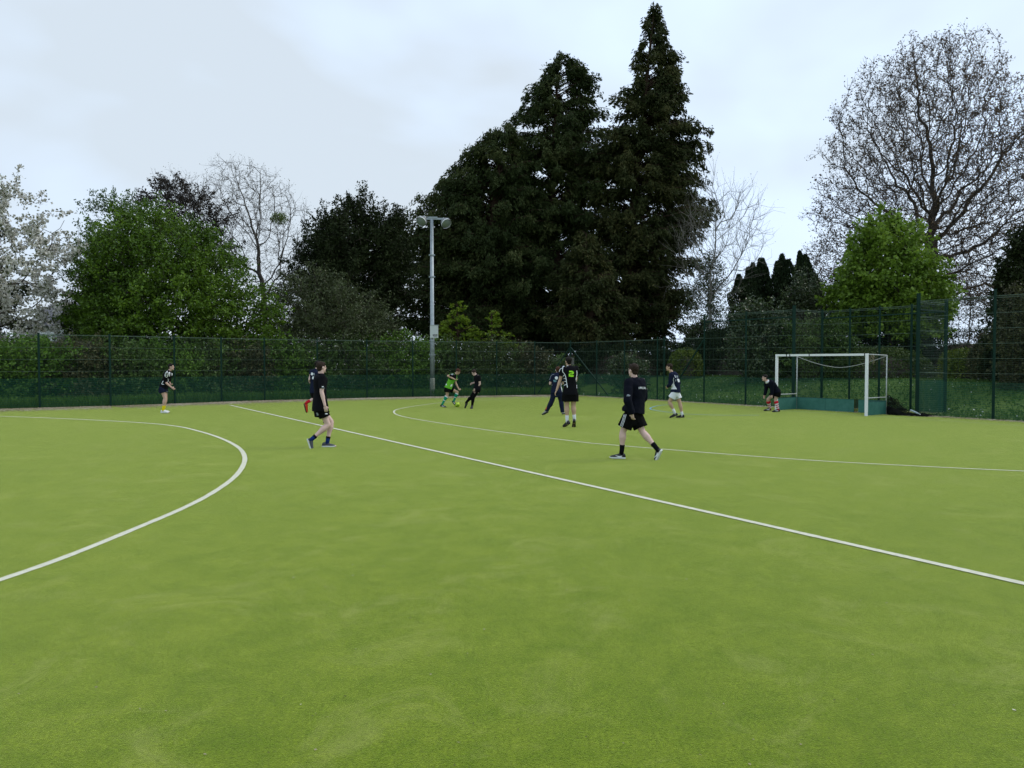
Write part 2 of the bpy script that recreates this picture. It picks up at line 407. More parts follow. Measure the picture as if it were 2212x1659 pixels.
fr = thing('mesh_fence', 'right hand green wire mesh fence stepping up to a tall section around the goal', 'fence', tuple(on_right(1714)))
rp = [CORNER, on_right(1289), on_right(1349), on_right(1420), on_right(1521)]
fence_run(fr, rp, 2.95)
rp2 = [on_right(1521), on_right(1611), on_right(1714)]
tall = 3.95
fence_run(fr, rp2, tall)
back = [f1 + RN * REC + RD * 0, on_right(1900) , f2 + RN * REC]
bl, br_ = f1 + RN * REC, f2 + RN * REC
nb = 4
backp = [bl + (br_ - bl) * k / nb for k in range(nb + 1)]
fence_run(fr, [f1, bl], tall); fence_run(fr, backp, tall); fence_run(fr, [br_, f2], tall)
e1 = on_right(2147); e2 = e1 + RD * 2.4; e3 = e2 + RD * 2.4
fence_run(fr, [f2, e1, e2, e3], tall)
for p, h in [(rp[1], 3.0), (rp[2], 3.0), (rp[3], 3.05), (rp[3] + RD * .45, 3.05), (rp2[0], 4.0), (rp2[1], 4.0), (e1, 4.15), (e2, 4.1), (e3, 4.1)] + [(q, 4.0) for q in backp[1:-1]]:
    post(fr, p, h)
post(fr, f1, 4.1, .10); post(fr, bl, 4.0, .08); post(fr, f2, 4.2, .09); post(fr, br_, 4.1, .09)
for A, B in [(bl, br_), (rp2[0], rp2[2]), (br_, f2)]:
    mb = MB(); mb.bar(A + (0, 0, 3.66), B + (0, 0, 3.66), .045); mb.build('rail', M_fence, fr)
mb = MB(); mb.bar(CORNER + (0, 0, 2.7), CORNER + RD * 3.2 + (0, 0, .1), .045); mb.build('brace', M_fence, fr)
mb = MB(); mb.bar(rp2[0] + (0, 0, 2.9), rp2[0] - RD * 2.3 + (0, 0, .1), .05); mb.build('brace', M_fence, fr)

# ------------------------------------------------------------------ goal
gl = gp(1677, 886.8); gr = gp(1871, 898.6)
gd = (gr - gl); gd /= np.linalg.norm(gd); gn = np.array([-gd[1], gd[0], 0])
if gn[1] < 0: gn = -gn
GH = 2.14
g = thing('hockey_goal', 'white hockey goal frame with green backboards and no net', 'goal', tuple((gl + gr) / 2))
for P in (gl, gr):
    mb = MB(); mb.bar(P, P + (0, 0, GH), .078, .078, tuple(gd)); mb.build('goal_post', M_white, g)
cb = MB(); cb.bar(gl + gd * .039 + (0, 0, GH - .04), gr - gd * .039 + (0, 0, GH - .04), .074, .074)
cbo = cb.build('crossbar', M_white, g)
for s in (.42, .56, 1.36, 3.45):
    mb = MB(); mb.bar(gl + gd * s + (0, 0, GH - .04), gl + gd * (s + .035) + (0, 0, GH - .04), .080, .080); mb.build('tape_band', M_black, cbo)
DB = 1.3
rl, rr_ = gl + gn * DB, gr + gn * DB
for P in (rl, rr_):
    mb = MB(); mb.tube([P, P + (0, 0, GH - .05)], .02); mb.build('rear_upright', M_whitegrey, g, True)
for P, Q in ((gl, rl), (gr, rr_)):
    mb = MB(); mb.tube([P + (0, 0, GH - .03), Q + (0, 0, GH - .06)], .019); mb.build('top_rail', M_whitegrey, g, True)
    mb = MB(); mb.tube([P + (0, 0, .50) + gn * .02, P + (0, 0, .60) + gn * .04, P + (0, 0, .61) + gn * .1, Q + (0, 0, .61)], .017); mb.build('side_rail', M_whitegrey, g, True)
    mb = MB(); mb.bar(P + gn * .06 + (0, 0, .245), Q - gn * .03 + (0, 0, .245), .03, .46); bo = mb.build('side_board', M_board, g)
    mb = MB(); mb.bar(P + gn * .06 + (0, 0, .482), Q - gn * .03 + (0, 0, .482), .045, .012); mb.build('board_capping', M_boardedge, bo)
GL = np.linalg.norm(gr - gl)
for s0, s1 in ((.02, 2.35), (2.52, GL - .02)):
    mb = MB(); mb.bar(rl + gd * s0 + (0, 0, .245), rl + gd * s1 + (0, 0, .245), .03, .46); bo = mb.build('back_board', M_board, g)
    mb = MB(); mb.bar(rl + gd * s0 + (0, 0, .482), rl + gd * s1 + (0, 0, .482), .045, .012); mb.build('board_capping', M_boardedge, bo)
    if s1 - s0 > 2:
        mb = MB(); mb.bar(rl + gd * (s0 + 1.2) - gn * .017 + (0, 0, .02), rl + gd * (s0 + 1.2) - gn * .017 + (0, 0, .47), .008, .006); mb.build('board_joint', M_boardedge, bo)
sg = []
for k in range(25):
    t = k / 24; p = rl + (rr_ - rl) * t
    sg.append(p + np.array([0, 0, GH - .08 - .42 * (1 - abs(2 * t - 1) ** 1.6)]))
mb = MB(); mb.tube(sg, .014, 6); mb.build('net_cord', M_rope, g, True)
# dark gap net strip in the boards
mb = MB(); 
for k in range(7): mb.tube([rl + gd * (2.36 + k * .026) + (0, 0, .02), rl + gd * (2.36 + k * .026) + (0, 0, .5)], .008, 4)
mb.build('net_remnant', M_net, g)
sk = gr + gn * .35 + np.array([0, 0, GH - .03])
t_ = thing('string_tangle', 'tangled tan string hanging from the top side rail of the goal', 'string', tuple(sk))
mb = MB()
for k in range(9):
    p = sk + gn * random.uniform(-.1, .14) ; q = [p]
    for j in range(6): q.append(q[-1] + np.array([random.uniform(-.05, .05), random.uniform(-.05, .05), -random.uniform(.0, .09)]))
    mb.tube(q, .008, 5)
mb.build('string', M_string, t_, True)

# fallen net heap
h0 = rr_ + gn * .06
heap = thing('fallen_net', 'black net hanging off the goal corner and lying in a heap on the ground', 'net', tuple(h0))
mb = MB(); n = 60; rows = []
hd = gd * .93 + gn * .10
for i in range(n + 1):
    t = i / n; L = 1.5 * t
    hgt = max(.05, .62 * (1 - t) ** 2.3 + .05 * math.sin(9 * t) + .03); ring = []
    wdt = .06 + .26 * min(1, t * 3) * (1 - .6 * t)
    c = h0 + hd * L
    for k in range(26):
        a = math.pi * k / 25
        jit = 1 + .55 * noise.noise(Vector((L * 7, a * 4, 2.0)))
        ring.append(c + gn * math.cos(a) * wdt * jit + np.array([0, 0, .003 + math.sin(a) * hgt * jit]))
    rows.append(ring)
A_ = np.array(rows); P0 = np.concatenate([A_[:, :-1].reshape(-1, 3), A_[:-1].reshape(-1, 3)]); P1 = np.concatenate([A_[:, 1:].reshape(-1, 3), A_[1:].reshape(-1, 3)])
V, F = tubes_np(P0, P1, .0045, .0045, 3); part('net_mesh', V, F, M_net, heap)
A2 = A_.copy(); A2[:, :, 2] *= .45; mb.loft([list(r[::4]) for r in A2[::3]])
mb.build('net_folds', M_net, heap, True)
mb = MB()
for k in range(60):
    t = random.random() ** 1.4; p = h0 + hd * 1.5 * t + gn * random.uniform(-.3, .3) * min(1, t * 3); hgt = .62 * (1 - t) ** 2 + .05
    q = [p + np.array([0, 0, random.uniform(.3, 1) * hgt])]
    for j in range(5): q.append(q[-1] + np.array([random.uniform(-.10, .14), random.uniform(-.08, .06), random.uniform(-.09, .05)])); q[-1][2] = max(q[-1][2], .015)
    mb.tube(q, .006, 4)
mb.build('loose_cord', M_net, heap, False)
bp_ = h0 + hd * .95 - gn * .25
bt = thing('plastic_bottle', 'pale crumpled plastic bottle lying against the fallen black net', 'bottle', tuple(bp_))
mb = MB(); ax = hd * .9; mb.tube([bp_ + (0, 0, .20), bp_ + hd * .05 + (0, 0, .19), bp_ + hd * .22 + (0, 0, .12), bp_ + hd * .27 + (0, 0, .10), bp_ + hd * .32 + (0, 0, .08)], [.026, .032, .032, .02, .012], 10)
mb.build('body', mat('bottle_plastic', (.30, .36, .40), .25, .5), bt, True)
mb = MB(); mb.tube([bp_ + hd * .322 + (0, 0, .08), bp_ + hd * .345 + (0, 0, .07)], .016, 10); mb.build('cap', M_white, bt, True)

# ------------------------------------------------------------------ floodlight
YF = fence_y(934) + .45; fb = at(934, 853.5, YF); fb[2] = 0; fx, fy = fb[0], fb[1]
ft = at(934, 474, fy)[2]
fo = thing('floodlight_mast', 'tall grey floodlight mast with two round lamps behind the far fence', 'floodlight', (fx, fy, 0))
mb = MB(); mb.tube([(fx, fy, 1.0), (fx, fy, 3.2), (fx, fy, 3.22), (fx, fy, ft)], [.125, .12, .112, .085], 20); mb.build('pole', M_galv, fo, True)
mb = MB(); mb.tube([(fx, fy, -.1), (fx, fy, 1.0)], [.14, .132], 20); mb.build('pole_base', M_galvdull, fo, True)
for z in (at(934, 551, fy)[2], at(934, 598, fy)[2], at(934, 766, fy)[2]):
    mb = MB(); mb.tube([(fx, fy, z - .03), (fx, fy, z + .03)], .125, 16)
    for s in (-1, 1): mb.box((fx + s * .14, fy, z), .05, .04, .07)
    mb.build('cable_clamp', M_galv, fo)
mb = MB(); mb.box((fx + .22, fy, ft + .03), 1.35, .09, .09); mb.box((fx + .05, fy, ft + .10), .5, .14, .07); mb.build('cross_arm', M_galv, fo)
def lampbell(cx, cz, yaw, tilt):
    c = np.array([cx, fy - .12, cz]); d = np.array([math.sin(yaw) * math.cos(tilt), -math.cos(yaw) * math.cos(tilt), -math.sin(tilt)])
    prof = [(-.20, .05), (-.18, .13), (-.12, .20), (-.03, .25), (.10, .27), (.13, .28)]
    mb = MB(); mb.tube([c + d * a for a, _ in prof], [b for _, b in prof], 24); l = mb.build('lamp_housing', mat('lamp_grey', (.16, .17, .17), .5, .4, .2), fo, True)
    mb = MB(); mb.tube([c + d * .131, c + d * .15, c + d * .155], [.25, .235, .02], 24); mb.build('lamp_glass', M_glass, l, True)
    mb = MB(); mb.tube([c + d * .125 , c + d * .165], [.285, .285], 24, False); mb.build('lamp_rim', M_white, l, True)
    mb = MB(); mb.tube([c - d * .18, c - d * .18 + np.array([0, .05, .15]), (cx * .6 + fx * .4, fy, ft)], .03, 8); mb.build('lamp_bracket', M_galv, l, True)
p = at(913, 477, fy); lampbell(p[0], p[2], R(-25), R(38))
p = at(962, 481, fy); lampbell(p[0], p[2], R(40), R(38))
p0 = at(930, 703, fy - .15); p1 = at(946, 730, fy - .15); bc = (p0 + p1) / 2
mb = MB(); mb.box((bc[0], fy - .2, bc[2]), .42, .16, p0[2] - p1[2]); bx = mb.build('control_box', mat('box_grey', (.50, .53, .52), .5, .4), fo)
mb = MB(); mb.box((bc[0] + .02, fy - .2, p0[2] + .012), .46, .2, .025); mb.build('box_lid', M_galv, bx)
mb = MB(); mb.box((bc[0] + .06, fy - .283, bc[2] - .19), .24, .006, .09); lb = mb.build('warning_label', M_black, bx)
mb = MB()
for k in range(7): mb.box((bc[0] - .02 + k * .028, fy - .287, bc[2] - .19), .018, .004, .03)
mb.build('label_text', M_white, bx)
mb = MB()
for k in range(5): mb.box((bc[0] + .0 + k * .035, fy - .283, bc[2] - .28), .024, .004, .025)
mb.build('label_line', M_black, bx)

# ------------------------------------------------------------------ trees
def interp_profile(rows, Y):
    """rows (y_px, xl, xr) -> functions of height: centre x, radius"""
    rows = sorted(rows, key=lambda r: -r[0])
    z = np.array([at(1106, r[0], Y)[2] for r in rows]); k = Y / FOC
    cx = np.array([((r[1] + r[2]) / 2 - 1106) * k for r in rows]); rad = np.array([(r[2] - r[1]) / 2 * k for r in rows])
    return z, cx, rad
def crown_points(n, rows, Y, depth=.7, outer=.45, lobes=.28, lscale=.35, seed=0):
    z, cx, rad = interp_profile(rows, Y)
    P = []
    zz = np.linspace(z[0], z[-1], 200); rr = np.interp(zz, z, rad); w = rr ** 1.6 + .02; w /= w.sum()
    h = rng.choice(zz, size=n, p=w) + rng.normal(0, (z[-1] - z[0]) / 200, n)
    h = np.clip(h, z[0], z[-1]); a = rng.uniform(0, 2 * math.pi, n); u = rng.uniform(0, 1, n) ** outer
    r = np.interp(h, z, rad); c = np.interp(h, z, cx)
    lob = np.array([noise.noise(Vector((math.cos(q) * 1.3 + seed, math.sin(q) * 1.3, hh * lscale))) for q, hh in zip(a, h)])
    lob2 = np.array([noise.noise(Vector((math.cos(q) * 3.4 + seed, math.sin(q) * 3.4, hh * lscale * 3.2))) for q, hh in zip(a, h)])
    r = r * (1 + lobes * lob * .7 + lobes * 1.1 * lob2) * u
    h = h + r * rng.normal(0, .06, n)
    return np.stack([c + r * np.cos(a), Y + r * np.sin(a) * depth, h], 1)
def colonise(base, trunk_top, A, step=.5, kill=.7, jitter=.25, maxit=140, trop=.06, start=.45):
    base = np.array(base, float); top = np.array(trunk_top, float)
    L = np.linalg.norm(top - base); m = max(2, int(L / step)); nodes = [base + (top - base) * k / m + np.append(rng.normal(0, .04, 2), 0) * (k > 0) for k in range(m + 1)]
    par = [-1] + list(range(m)); A = A.copy()
    s0 = int(m * start)
    Nn = np.array(nodes[s0:]); D = np.linalg.norm(A[:, None] - Nn[None], axis=2); near = D.argmin(1) + s0; dist = D.min(1)
    for it in range(maxit):
        if len(A) == 0: break
        P = np.array(nodes); v = A - P[near]; v /= np.linalg.norm(v, axis=1, keepdims=True) + 1e-9
        acc = np.zeros_like(P); np.add.at(acc, near, v); act = np.unique(near); nw = []
        for i in act:
            d = acc[i] / (np.linalg.norm(acc[i]) + 1e-9) + rng.normal(0, jitter, 3) + np.array([0, 0, trop]); d /= np.linalg.norm(d)
            nw.append(P[i] + d * step); par.append(int(i))
        s = len(nodes); nodes += nw; W = np.array(nw)
        D = np.linalg.norm(A[:, None] - W[None], axis=2); j = D.argmin(1); dm = D.min(1)
        b = dm < dist; near = np.where(b, j + s, near); dist = np.where(b, dm, dist)
        k = dist > kill; A = A[k]; near = near[k]; dist = dist[k]
        if len(nodes) > 14000: break
    return np.array(nodes), np.array(par)
def radii(nodes, par, tip=.012, e=2.25, rmax=.5):
    r = np.zeros(len(nodes)); has = np.zeros(len(nodes), bool)
    acc = np.zeros(len(nodes))
    for i in range(len(nodes) - 1, -1, -1):
        if acc[i] == 0: acc[i] = tip ** e
        if par[i] >= 0: acc[par[i]] += acc[i]
    return np.minimum(acc ** (1 / e), rmax)
def branch_mesh(nodes, par, r, minr=0, sides=5):
    i = np.where(par >= 0)[0]; i = i[r[i] >= minr]
    big = i[r[i] > .06]; sm = i[r[i] <= .06]; out = []
    def r0(ix): return np.minimum(r[par[ix]], r[ix] * 1.5)
    if len(big): out.append(tubes_np(nodes[par[big]], nodes[big] + (nodes[big] - nodes[par[big]]) * .06, r0(big), r[big], 7))
    if len(sm): out.append(tubes_np(nodes[par[sm]], nodes[sm], r0(sm), r[sm], 3))
    return merge(out)
def merge(L):
    V = []; F = []; n = 0
    for v, f in L: V.append(v); F.append(f + n); n += len(v)
    return np.concatenate(V), np.concatenate(F)
def twigs(nodes, par, r, per=3, L=.5, rad=.007, thresh=.03, up=.3, seg=2):
    i = np.where(r < thresh)[0]; i = np.repeat(i, per); p = nodes[i]; d = nodes[i] - nodes[np.maximum(par[i], 0)]
    d /= np.linalg.norm(d, axis=1, keepdims=True) + 1e-9; out = []; tips = []
    for s in range(seg):
        d = d + rng.normal(0, .55, d.shape) + np.array([0, 0, up]); d /= np.linalg.norm(d, axis=1, keepdims=True)
        q = p + d * L * rng.uniform(.5, 1.2, (len(p), 1)); out.append(tubes_np(p, q, rad * (1 - .35 * s), rad * (.7 - .35 * s), 3)); p = q; tips.append(q)
    return merge(out), np.concatenate(tips)
def tree(name, label, cat, rows, Y, trunk_px, leafm, bark, nclump, per, lsize, sigma, depth=.7, outer=.45, lobes=.28, trunk_frac=.5, droop=0.0, group=None, kill=.9, step=.5, seed=0, trunk_base=None, lw=.55, extra=None, tip=.014):
    z, cx, rad = interp_profile(rows, Y)
    bx_ = (trunk_px - 1106) * Y / FOC; gz = float(ground_z(bx_, Y))
    t = thing(name, label, cat, (bx_, Y, gz), group)
    C = crown_points(nclump, rows, Y, depth, outer, lobes, seed=seed)
    top = np.array([bx_ * .5 + .5 * float(np.interp((z[0] + z[-1]) / 2, z, cx)), Y, gz + (z[-1] - gz) * trunk_frac])
    sel = C[rng.permutation(len(C))[:min(len(C), 700)]]
    nodes, par = colonise((bx_, Y, gz - .2), top, sel, step, kill)
    r = radii(nodes, par, tip)
    V, F = branch_mesh(nodes, par, r); part('trunk', V, F, bark, t, True)
    cs = np.repeat(C, per, 0); cl = rng.uniform(.6, 1.5, len(C)).repeat(per)[:, None]
    ctr = np.array([float(np.interp((z[0] * .6 + z[-1] * .4), z, cx)), Y, z[0] * .6 + z[-1] * .4])
    od = C - ctr; od /= np.linalg.norm(od, axis=1, keepdims=True) + 1e-9; od = od + np.array([0, 0, .35 - droop * .6]) + rng.normal(0, .45, C.shape); od /= np.linalg.norm(od, axis=1, keepdims=True)
    tl = rng.uniform(-.4, 1, (len(cs), 1)); sp = sigma * 2.3 * rng.uniform(.5, 1.5, (len(C), 1)).repeat(per, 0)
    P = cs + od.repeat(per, 0) * tl * sp + rng.normal(0, 1, cs.shape) * np.array([sigma, sigma, sigma * .7]) * cl * (.62 - .34 * tl)
    tw = tubes_np(C - od * sigma * 1.2, C + od * sigma * 2.3, .012, .004, 3); part('twigs', tw[0], tw[1], bark, t, False, 'stuff')
    dirs = np.tile(np.array([[0, 0, -droop]]), (len(P), 1))
    V, F = leaves_np(P, lsize, lsize * lw, dirs); o = part('crown', V, F, leafm, t)
    if extra:
        m2, frac, s2, nm = extra; k = rng.random(len(P)) < frac
        V, F = leaves_np(P[k] + rng.normal(0, .05, (k.sum(), 3)), s2, s2 * .8); part(nm, V, F, m2, t, False, 'stuff')
    return t
def bare_tree(name, label, rows, Y, trunk_px, bark, natt, seed=0, depth=.75, trunk_frac=.35, step=.5, kill=.6, tw=3, twL=.45, twr=.008, up=.3, buds=None, budn=1, budsize=.1, outer=.55, tip=.011, jitter=.3, rmax=.5, e=2.2, trop=.06, tree_group=None, tseg=2):
    z, cx, rad = interp_profile(rows, Y); bx_ = (trunk_px - 1106) * Y / FOC; gz = float(ground_z(bx_, Y))
    t = thing(name, label, 'tree', (bx_, Y, gz), tree_group)
    C = crown_points(natt, rows, Y, depth, outer, .2, seed=seed)
    top = np.array([bx_ * .6 + .4 * float(np.interp(z[-1] * .6, z, cx)), Y, gz + (z[-1] - gz) * trunk_frac])
    nodes, par = colonise((bx_, Y, gz - .2), top, C, step, kill, jitter, trop=trop)
    r = radii(nodes, par, tip, e, rmax); V, F = branch_mesh(nodes, par, r); part('trunk', V, F, bark, t, True)
    (V, F), tips = twigs(nodes, par, r, tw, twL, twr, .035, up, tseg); o = part('twigs', V, F, bark, t); o['kind'] = 'stuff'
    if buds is not None:
        P = np.repeat(tips, budn, 0); P = P + rng.normal(0, .10, P.shape); V, F = leaves_np(P, budsize, budsize * .6); o = part('crown', V, F, buds, t)
    return t
def conifer(name, label, rows, Y, trunk_px, leafm, bark, nbr, per, seed=0, depth=.8, lsize=.30, lw=.11, droop=.95, base_frac=.04, group=None, fine=1.0, trunk_r=.45, clump=.22, gappy=.25):
    z, cx, rad = interp_profile(rows, Y); bx_ = (trunk_px - 1106) * Y / FOC; gz = float(ground_z(bx_, Y)); H = z[-1]
    t = thing(name, label, 'tree', (bx_, Y, gz), group)
    tx = lambda h: np.interp(h, [gz, z[0], (z[0] + H) / 2, H], [bx_, bx_, bx_ * .4 + .6 * float(np.interp((z[0] + H) / 2, z, cx)), float(cx[-1])])
    hs = np.linspace(gz - .2, H * .985, 22); P = np.array([[tx(h), Y, h] for h in hs]); rt = trunk_r * (1 - (hs - gz) / (H - gz)) ** .8 + .02
    V, F = tubes_np(P[:-1], P[1:], rt[:-1], rt[1:], 9); part('trunk', V, F, bark, t, True)
    zz = np.linspace(z[0], H * .995, 400); w = np.interp(zz, z, rad) ** 1.15 + .6; w /= w.sum()
    segs = []; leafP = []; leafD = []
    for b in range(nbr):
        h = float(rng.choice(zz, p=w)); a = rng.uniform(0, 2 * math.pi)
        rr = float(np.interp(h, z, rad)); c = float(np.interp(h, z, cx)); x0 = float(tx(h))
        lob = noise.noise(Vector((math.cos(a) * 1.6 + seed, math.sin(a) * 1.6, h * .28)))
        lob2 = noise.noise(Vector((math.cos(a) * 3.5 + seed, math.sin(a) * 3.5, h * .9))); Lr = max(.3, rr * (1 + .35 * lob + .38 * lob2) * rng.uniform(.60, 1.18))
        end = np.array([c + Lr * math.cos(a), Y + Lr * math.sin(a) * depth, h])
        up = rr * .10; st = np.array([x0, Y, h - rr * rng.uniform(.12, .35)])
        m = max(3, int(np.linalg.norm(end - st) / .55)); q = []
        for k in range(m + 1):
            s = k / m; pnt = st + (end - st) * s; pnt[2] += up * math.sin(s * math.pi) * .9 ; pnt = pnt + rng.normal(0, .05, 3); q.append(pnt)
        q = np.array(q); rb = .02 + .05 * (1 - np.linspace(0, 1, m + 1)) * min(1, rr / 4)
        segs.append(tubes_np(q[:-1], q[1:], rb[:-1], rb[1:], 3))
        d = (end - st) / (np.linalg.norm(end - st) + 1e-9); side = np.cross(d, (0, 0, 1)); side /= np.linalg.norm(side) + 1e-9
        nl = int(per * (.4 + np.linalg.norm(end - st) / 4))
        # side sprays
        ns = max(3, int(nl / 9)); s = rng.uniform(.25, 1.0, ns) ** .75
        base = st + (end - st) * s[:, None]; base[:, 2] += up * np.sin(s * math.pi) * .9
        off = side[None] * (rng.normal(0, 1, ns) * (.10 + .22 * rr * .35) * (1.15 - s))[:, None]
        cpos = base + off; cpos[:, 2] -= np.abs(rng.normal(0, .22, ns)) * droop
        K = 15; fd = d * .55 + side * rng.normal(0, .5, (ns, 1)) + np.array([0, 0, -droop]) + rng.normal(0, .30, (ns, 3)); fd /= np.linalg.norm(fd, axis=1, keepdims=True)
        fl_ = rng.uniform(.35, .95, (ns, 1)) * clump * 3.2; tt_ = rng.uniform(-.25, 1, (ns * K, 1))
        cp = np.repeat(cpos, K, 0) + np.repeat(fd * fl_, K, 0) * tt_ + rng.normal(0, clump * .42, (ns * K, 3)) * (1.15 - .75 * tt_)
        leafP.append(cp); leafD.append(np.repeat(fd, K, 0))
    V, F = merge(segs); part('branches', V, F, bark, t, False, 'stuff')
    P = np.concatenate(leafP); D = np.concatenate(leafD)
    V, F = leaves_np(P, lsize * .82, lw * .8, D * 1.6, .6); part('crown', V, F, leafm, t)
    return t

L_conif = leafmat('cypress_foliage', (.018, .030, .009), (.042, .060, .017), (.090, .100, .034), .25, .7, .5, .5, .12)
L_conifB = leafmat('cypress_foliage_brown', (.020, .030, .009), (.046, .056, .017), (.105, .098, .034), .25, .7, .5, .5, .12)
L_yew = leafmat('yew_foliage', (.010, .016, .005), (.020, .030, .008), (.034, .046, .014), .1, .7, .4, .7, .12)
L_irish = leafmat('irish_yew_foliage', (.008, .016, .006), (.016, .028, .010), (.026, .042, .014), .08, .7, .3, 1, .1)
L_green = leafmat('hawthorn_leaf', (.028, .058, .004), (.075, .145, .010), (.16, .26, .022), .3, .5, .4, .5)
L_lime = leafmat('maple_leaf', (.080, .145, .014), (.14, .235, .022), (.23, .34, .04), .35, .5, .4, .5)
L_gold = leafmat('golden_cypress', (.07, .13, .010), (.15, .23, .015), (.28, .36, .03), .35, .6, .35, 1.4)
L_grey = leafmat('laurel_leaf', (.032, .045, .014), (.060, .078, .028), (.12, .145, .062), .15, .45, .3, 1)
L_hedge1 = leafmat('hedge_bright', (.048, .105, .009), (.085, .175, .016), (.15, .27, .032), .3, .5, .4, .8)
L_hedge2 = leafmat('hedge_dark', (.034, .066, .011), (.060, .112, .018), (.105, .17, .034), .2, .5, .4, .8)
L_hedge3 = leafmat('hedge_brown', (.032, .034, .014), (.062, .068, .024), (.12, .115, .045), .2, .6, .4, .8)
L_holly = leafmat('holly_leaf', (.018, .036, .009), (.038, .062, .017), (.11, .14, .055), .12, .35, .3, 1.2, .4)
L_topiary = leafmat('clipped_hedge_leaf', (.026, .048, .008), (.046, .078, .012), (.08, .115, .022), .2, .6, .4, 1.0)
L_goldhedge = leafmat('clipped_gold_leaf', (.05, .08, .008), (.09, .13, .012), (.15, .18, .02), .2, .6, .4, 1.0)
L_bud = leafmat('bronze_buds', (.055, .036, .024), (.115, .075, .046), (.19, .135, .07), .3, .6, .4, .4)
L_budgrey = leafmat('pale_buds', (.09, .09, .05), (.16, .15, .09), (.24, .23, .15), .3, .6)
L_dkred = leafmat('purple_leaf', (.014, .012, .010), (.032, .026, .020), (.060, .050, .030), .15, .6)
L_sparse = leafmat('young_leaf', (.05, .085, .03), (.08, .13, .05), (.14, .20, .09), .3, .5)
L_blossom = leafmat('blossom', (.42, .40, .34), (.70, .68, .61), (.86, .84, .80), .4, .7, .2, .8)
L_blgreen = leafmat('cherry_leaf', (.05, .07, .02), (.10, .12, .04), (.15, .17, .07), .3)
L_mist = leafmat('mistletoe_leaf', (.09, .14, .02), (.15, .22, .04), (.24, .30, .07), .4)

tree('cherry_tree', 'cherry tree covered in white blossom at the left edge', 'tree', [(335, -15, 15), (370, -90, 42), (430, -180, 78), (480, -220, 112), (520, -240, 145), (570, -240, 158), (620, -230, 152), (670, -200, 135), (735, -150, 115)], 37, -20, L_blossom, M_bark, 440, 44, .14, .22, .8, .5, .3, .45, seed=1, lw=.9, extra=(L_blgreen, .42, .12, 'leaves'))
conifer('conifer_tree', 'dark conifer at the left edge behind the white cherry', [(300, -60, -40), (380, -100, 10), (480, -130, 40), (600, -150, 70), (740, -160, 80)], 46, -45, L_yew, M_bark, 110, 110, 3)
tree('hawthorn_tree', 'large rounded bright green leafy tree behind the left fence', 'tree', [(448, 285, 325), (480, 240, 400), (520, 215, 465), (560, 200, 510), (600, 188, 540), (640, 172, 562), (690, 160, 577), (740, 168, 578), (800, 210, 550)], 38.5, 380, L_green, M_bark, 1300, 75, .16, .36, .62, .40, .2, .4, seed=3)
tree('young_tree', 'slender pale green tree rising over the left shoulder of the rounded green tree', 'tree', [(428, 262, 285), (445, 185, 330), (490, 185, 345), (540, 155, 330), (600, 145, 330), (660, 160, 300)], 44, 240, L_sparse, M_barkgrey, 170, 55, .14, .28, .8, .5, .45, .5, seed=5)
tree('dark_evergreen', 'small dark evergreen at the lower left side of the rounded green tree', 'tree', [(585, 195, 215), (630, 175, 250), (680, 150, 265), (740, 145, 270)], 42, 205, L_yew, M_bark, 160, 80, .16, .25, .8, .4, .2, .5, seed=6)
tree('purple_plum', 'dark purplish thin tree crown just above the rounded green tree', 'tree', [(398, 345, 400), (425, 320, 465), (465, 315, 485), (510, 350, 495), (570, 380, 520)], 47, 440, L_dkred, M_bark, 210, 60, .15, .28, .8, .5, .5, .5, seed=8)
bare_tree('bare_walnut', 'nearly leafless spreading tree holding a ball of mistletoe', [(342, 480, 510), (372, 455, 590), (420, 430, 645), (470, 420, 668), (520, 440, 668), (570, 480, 655), (625, 530, 640)], 50, 583, M_barkgrey, 1700, 3, .75, .3, .5, .5, 3, .42, .009, .25, L_budgrey, 1, .08, tree_group=None, rmax=.4, jitter=.2, e=2.0, trop=.12)
bare_tree('bare_ash', 'thin leafless tree reaching out left above the purplish crown', [(375, 345, 420), (400, 340, 460), (440, 400, 480), (500, 430, 500)], 52, 500, M_barkgrey, 240, 4, .7, .4, .5, .6, 3, .45, .009, .2, L_budgrey, 1, .08, rmax=.2)
mc = at(603, 472, 49.5); mt = thing('mistletoe', 'green ball of mistletoe in the leafless tree', 'mistletoe', tuple(mc))
Pm = rng.normal(0, 1, (900, 3)); Pm /= np.linalg.norm(Pm, axis=1, keepdims=True); Pm = mc + Pm * np.array([.60, .5, .42]) * (rng.uniform(0, 1, (900, 1)) ** .5)
V, F = leaves_np(Pm, .13, .05); part('crown', V, F, L_mist, mt)
tree('yew_tree', 'broad dark yew with several pointed tops left of the floodlight mast', 'tree', [(430, 762, 788), (455, 735, 815), (480, 700, 850), (520, 682, 868), (560, 655, 878), (610, 638, 880), (660, 645, 862), (720, 650, 840)], 47, 775, L_yew, M_bark, 1050, 75, .20, .34, .7, .42, .5, .55, seed=13, lw=.4, droop=-.5)
for k, (px_, top) in enumerate(((705, 455), (860, 445), (835, 465), (735, 470))):
    tree('yew_tree', ['dark yew spire at the left shoulder of the broad yew', 'dark yew spire nearest the floodlight mast', 'short dark yew spire left of the mast', 'low dark yew spire on the left of the broad yew'][k], 'tree', [(top, px_ - 4, px_ + 4), (top + 40, px_ - 18, px_ + 16), (top + 90, px_ - 25, px_ + 20), (top + 200, px_ - 30, px_ + 14)], 46.5 + k * .4, px_, L_yew, M_bark, 110, 70, .18, .22, .8, .5, .3, .7, seed=14 + k, lw=.4, droop=-.5, group='spires round the broad yew')
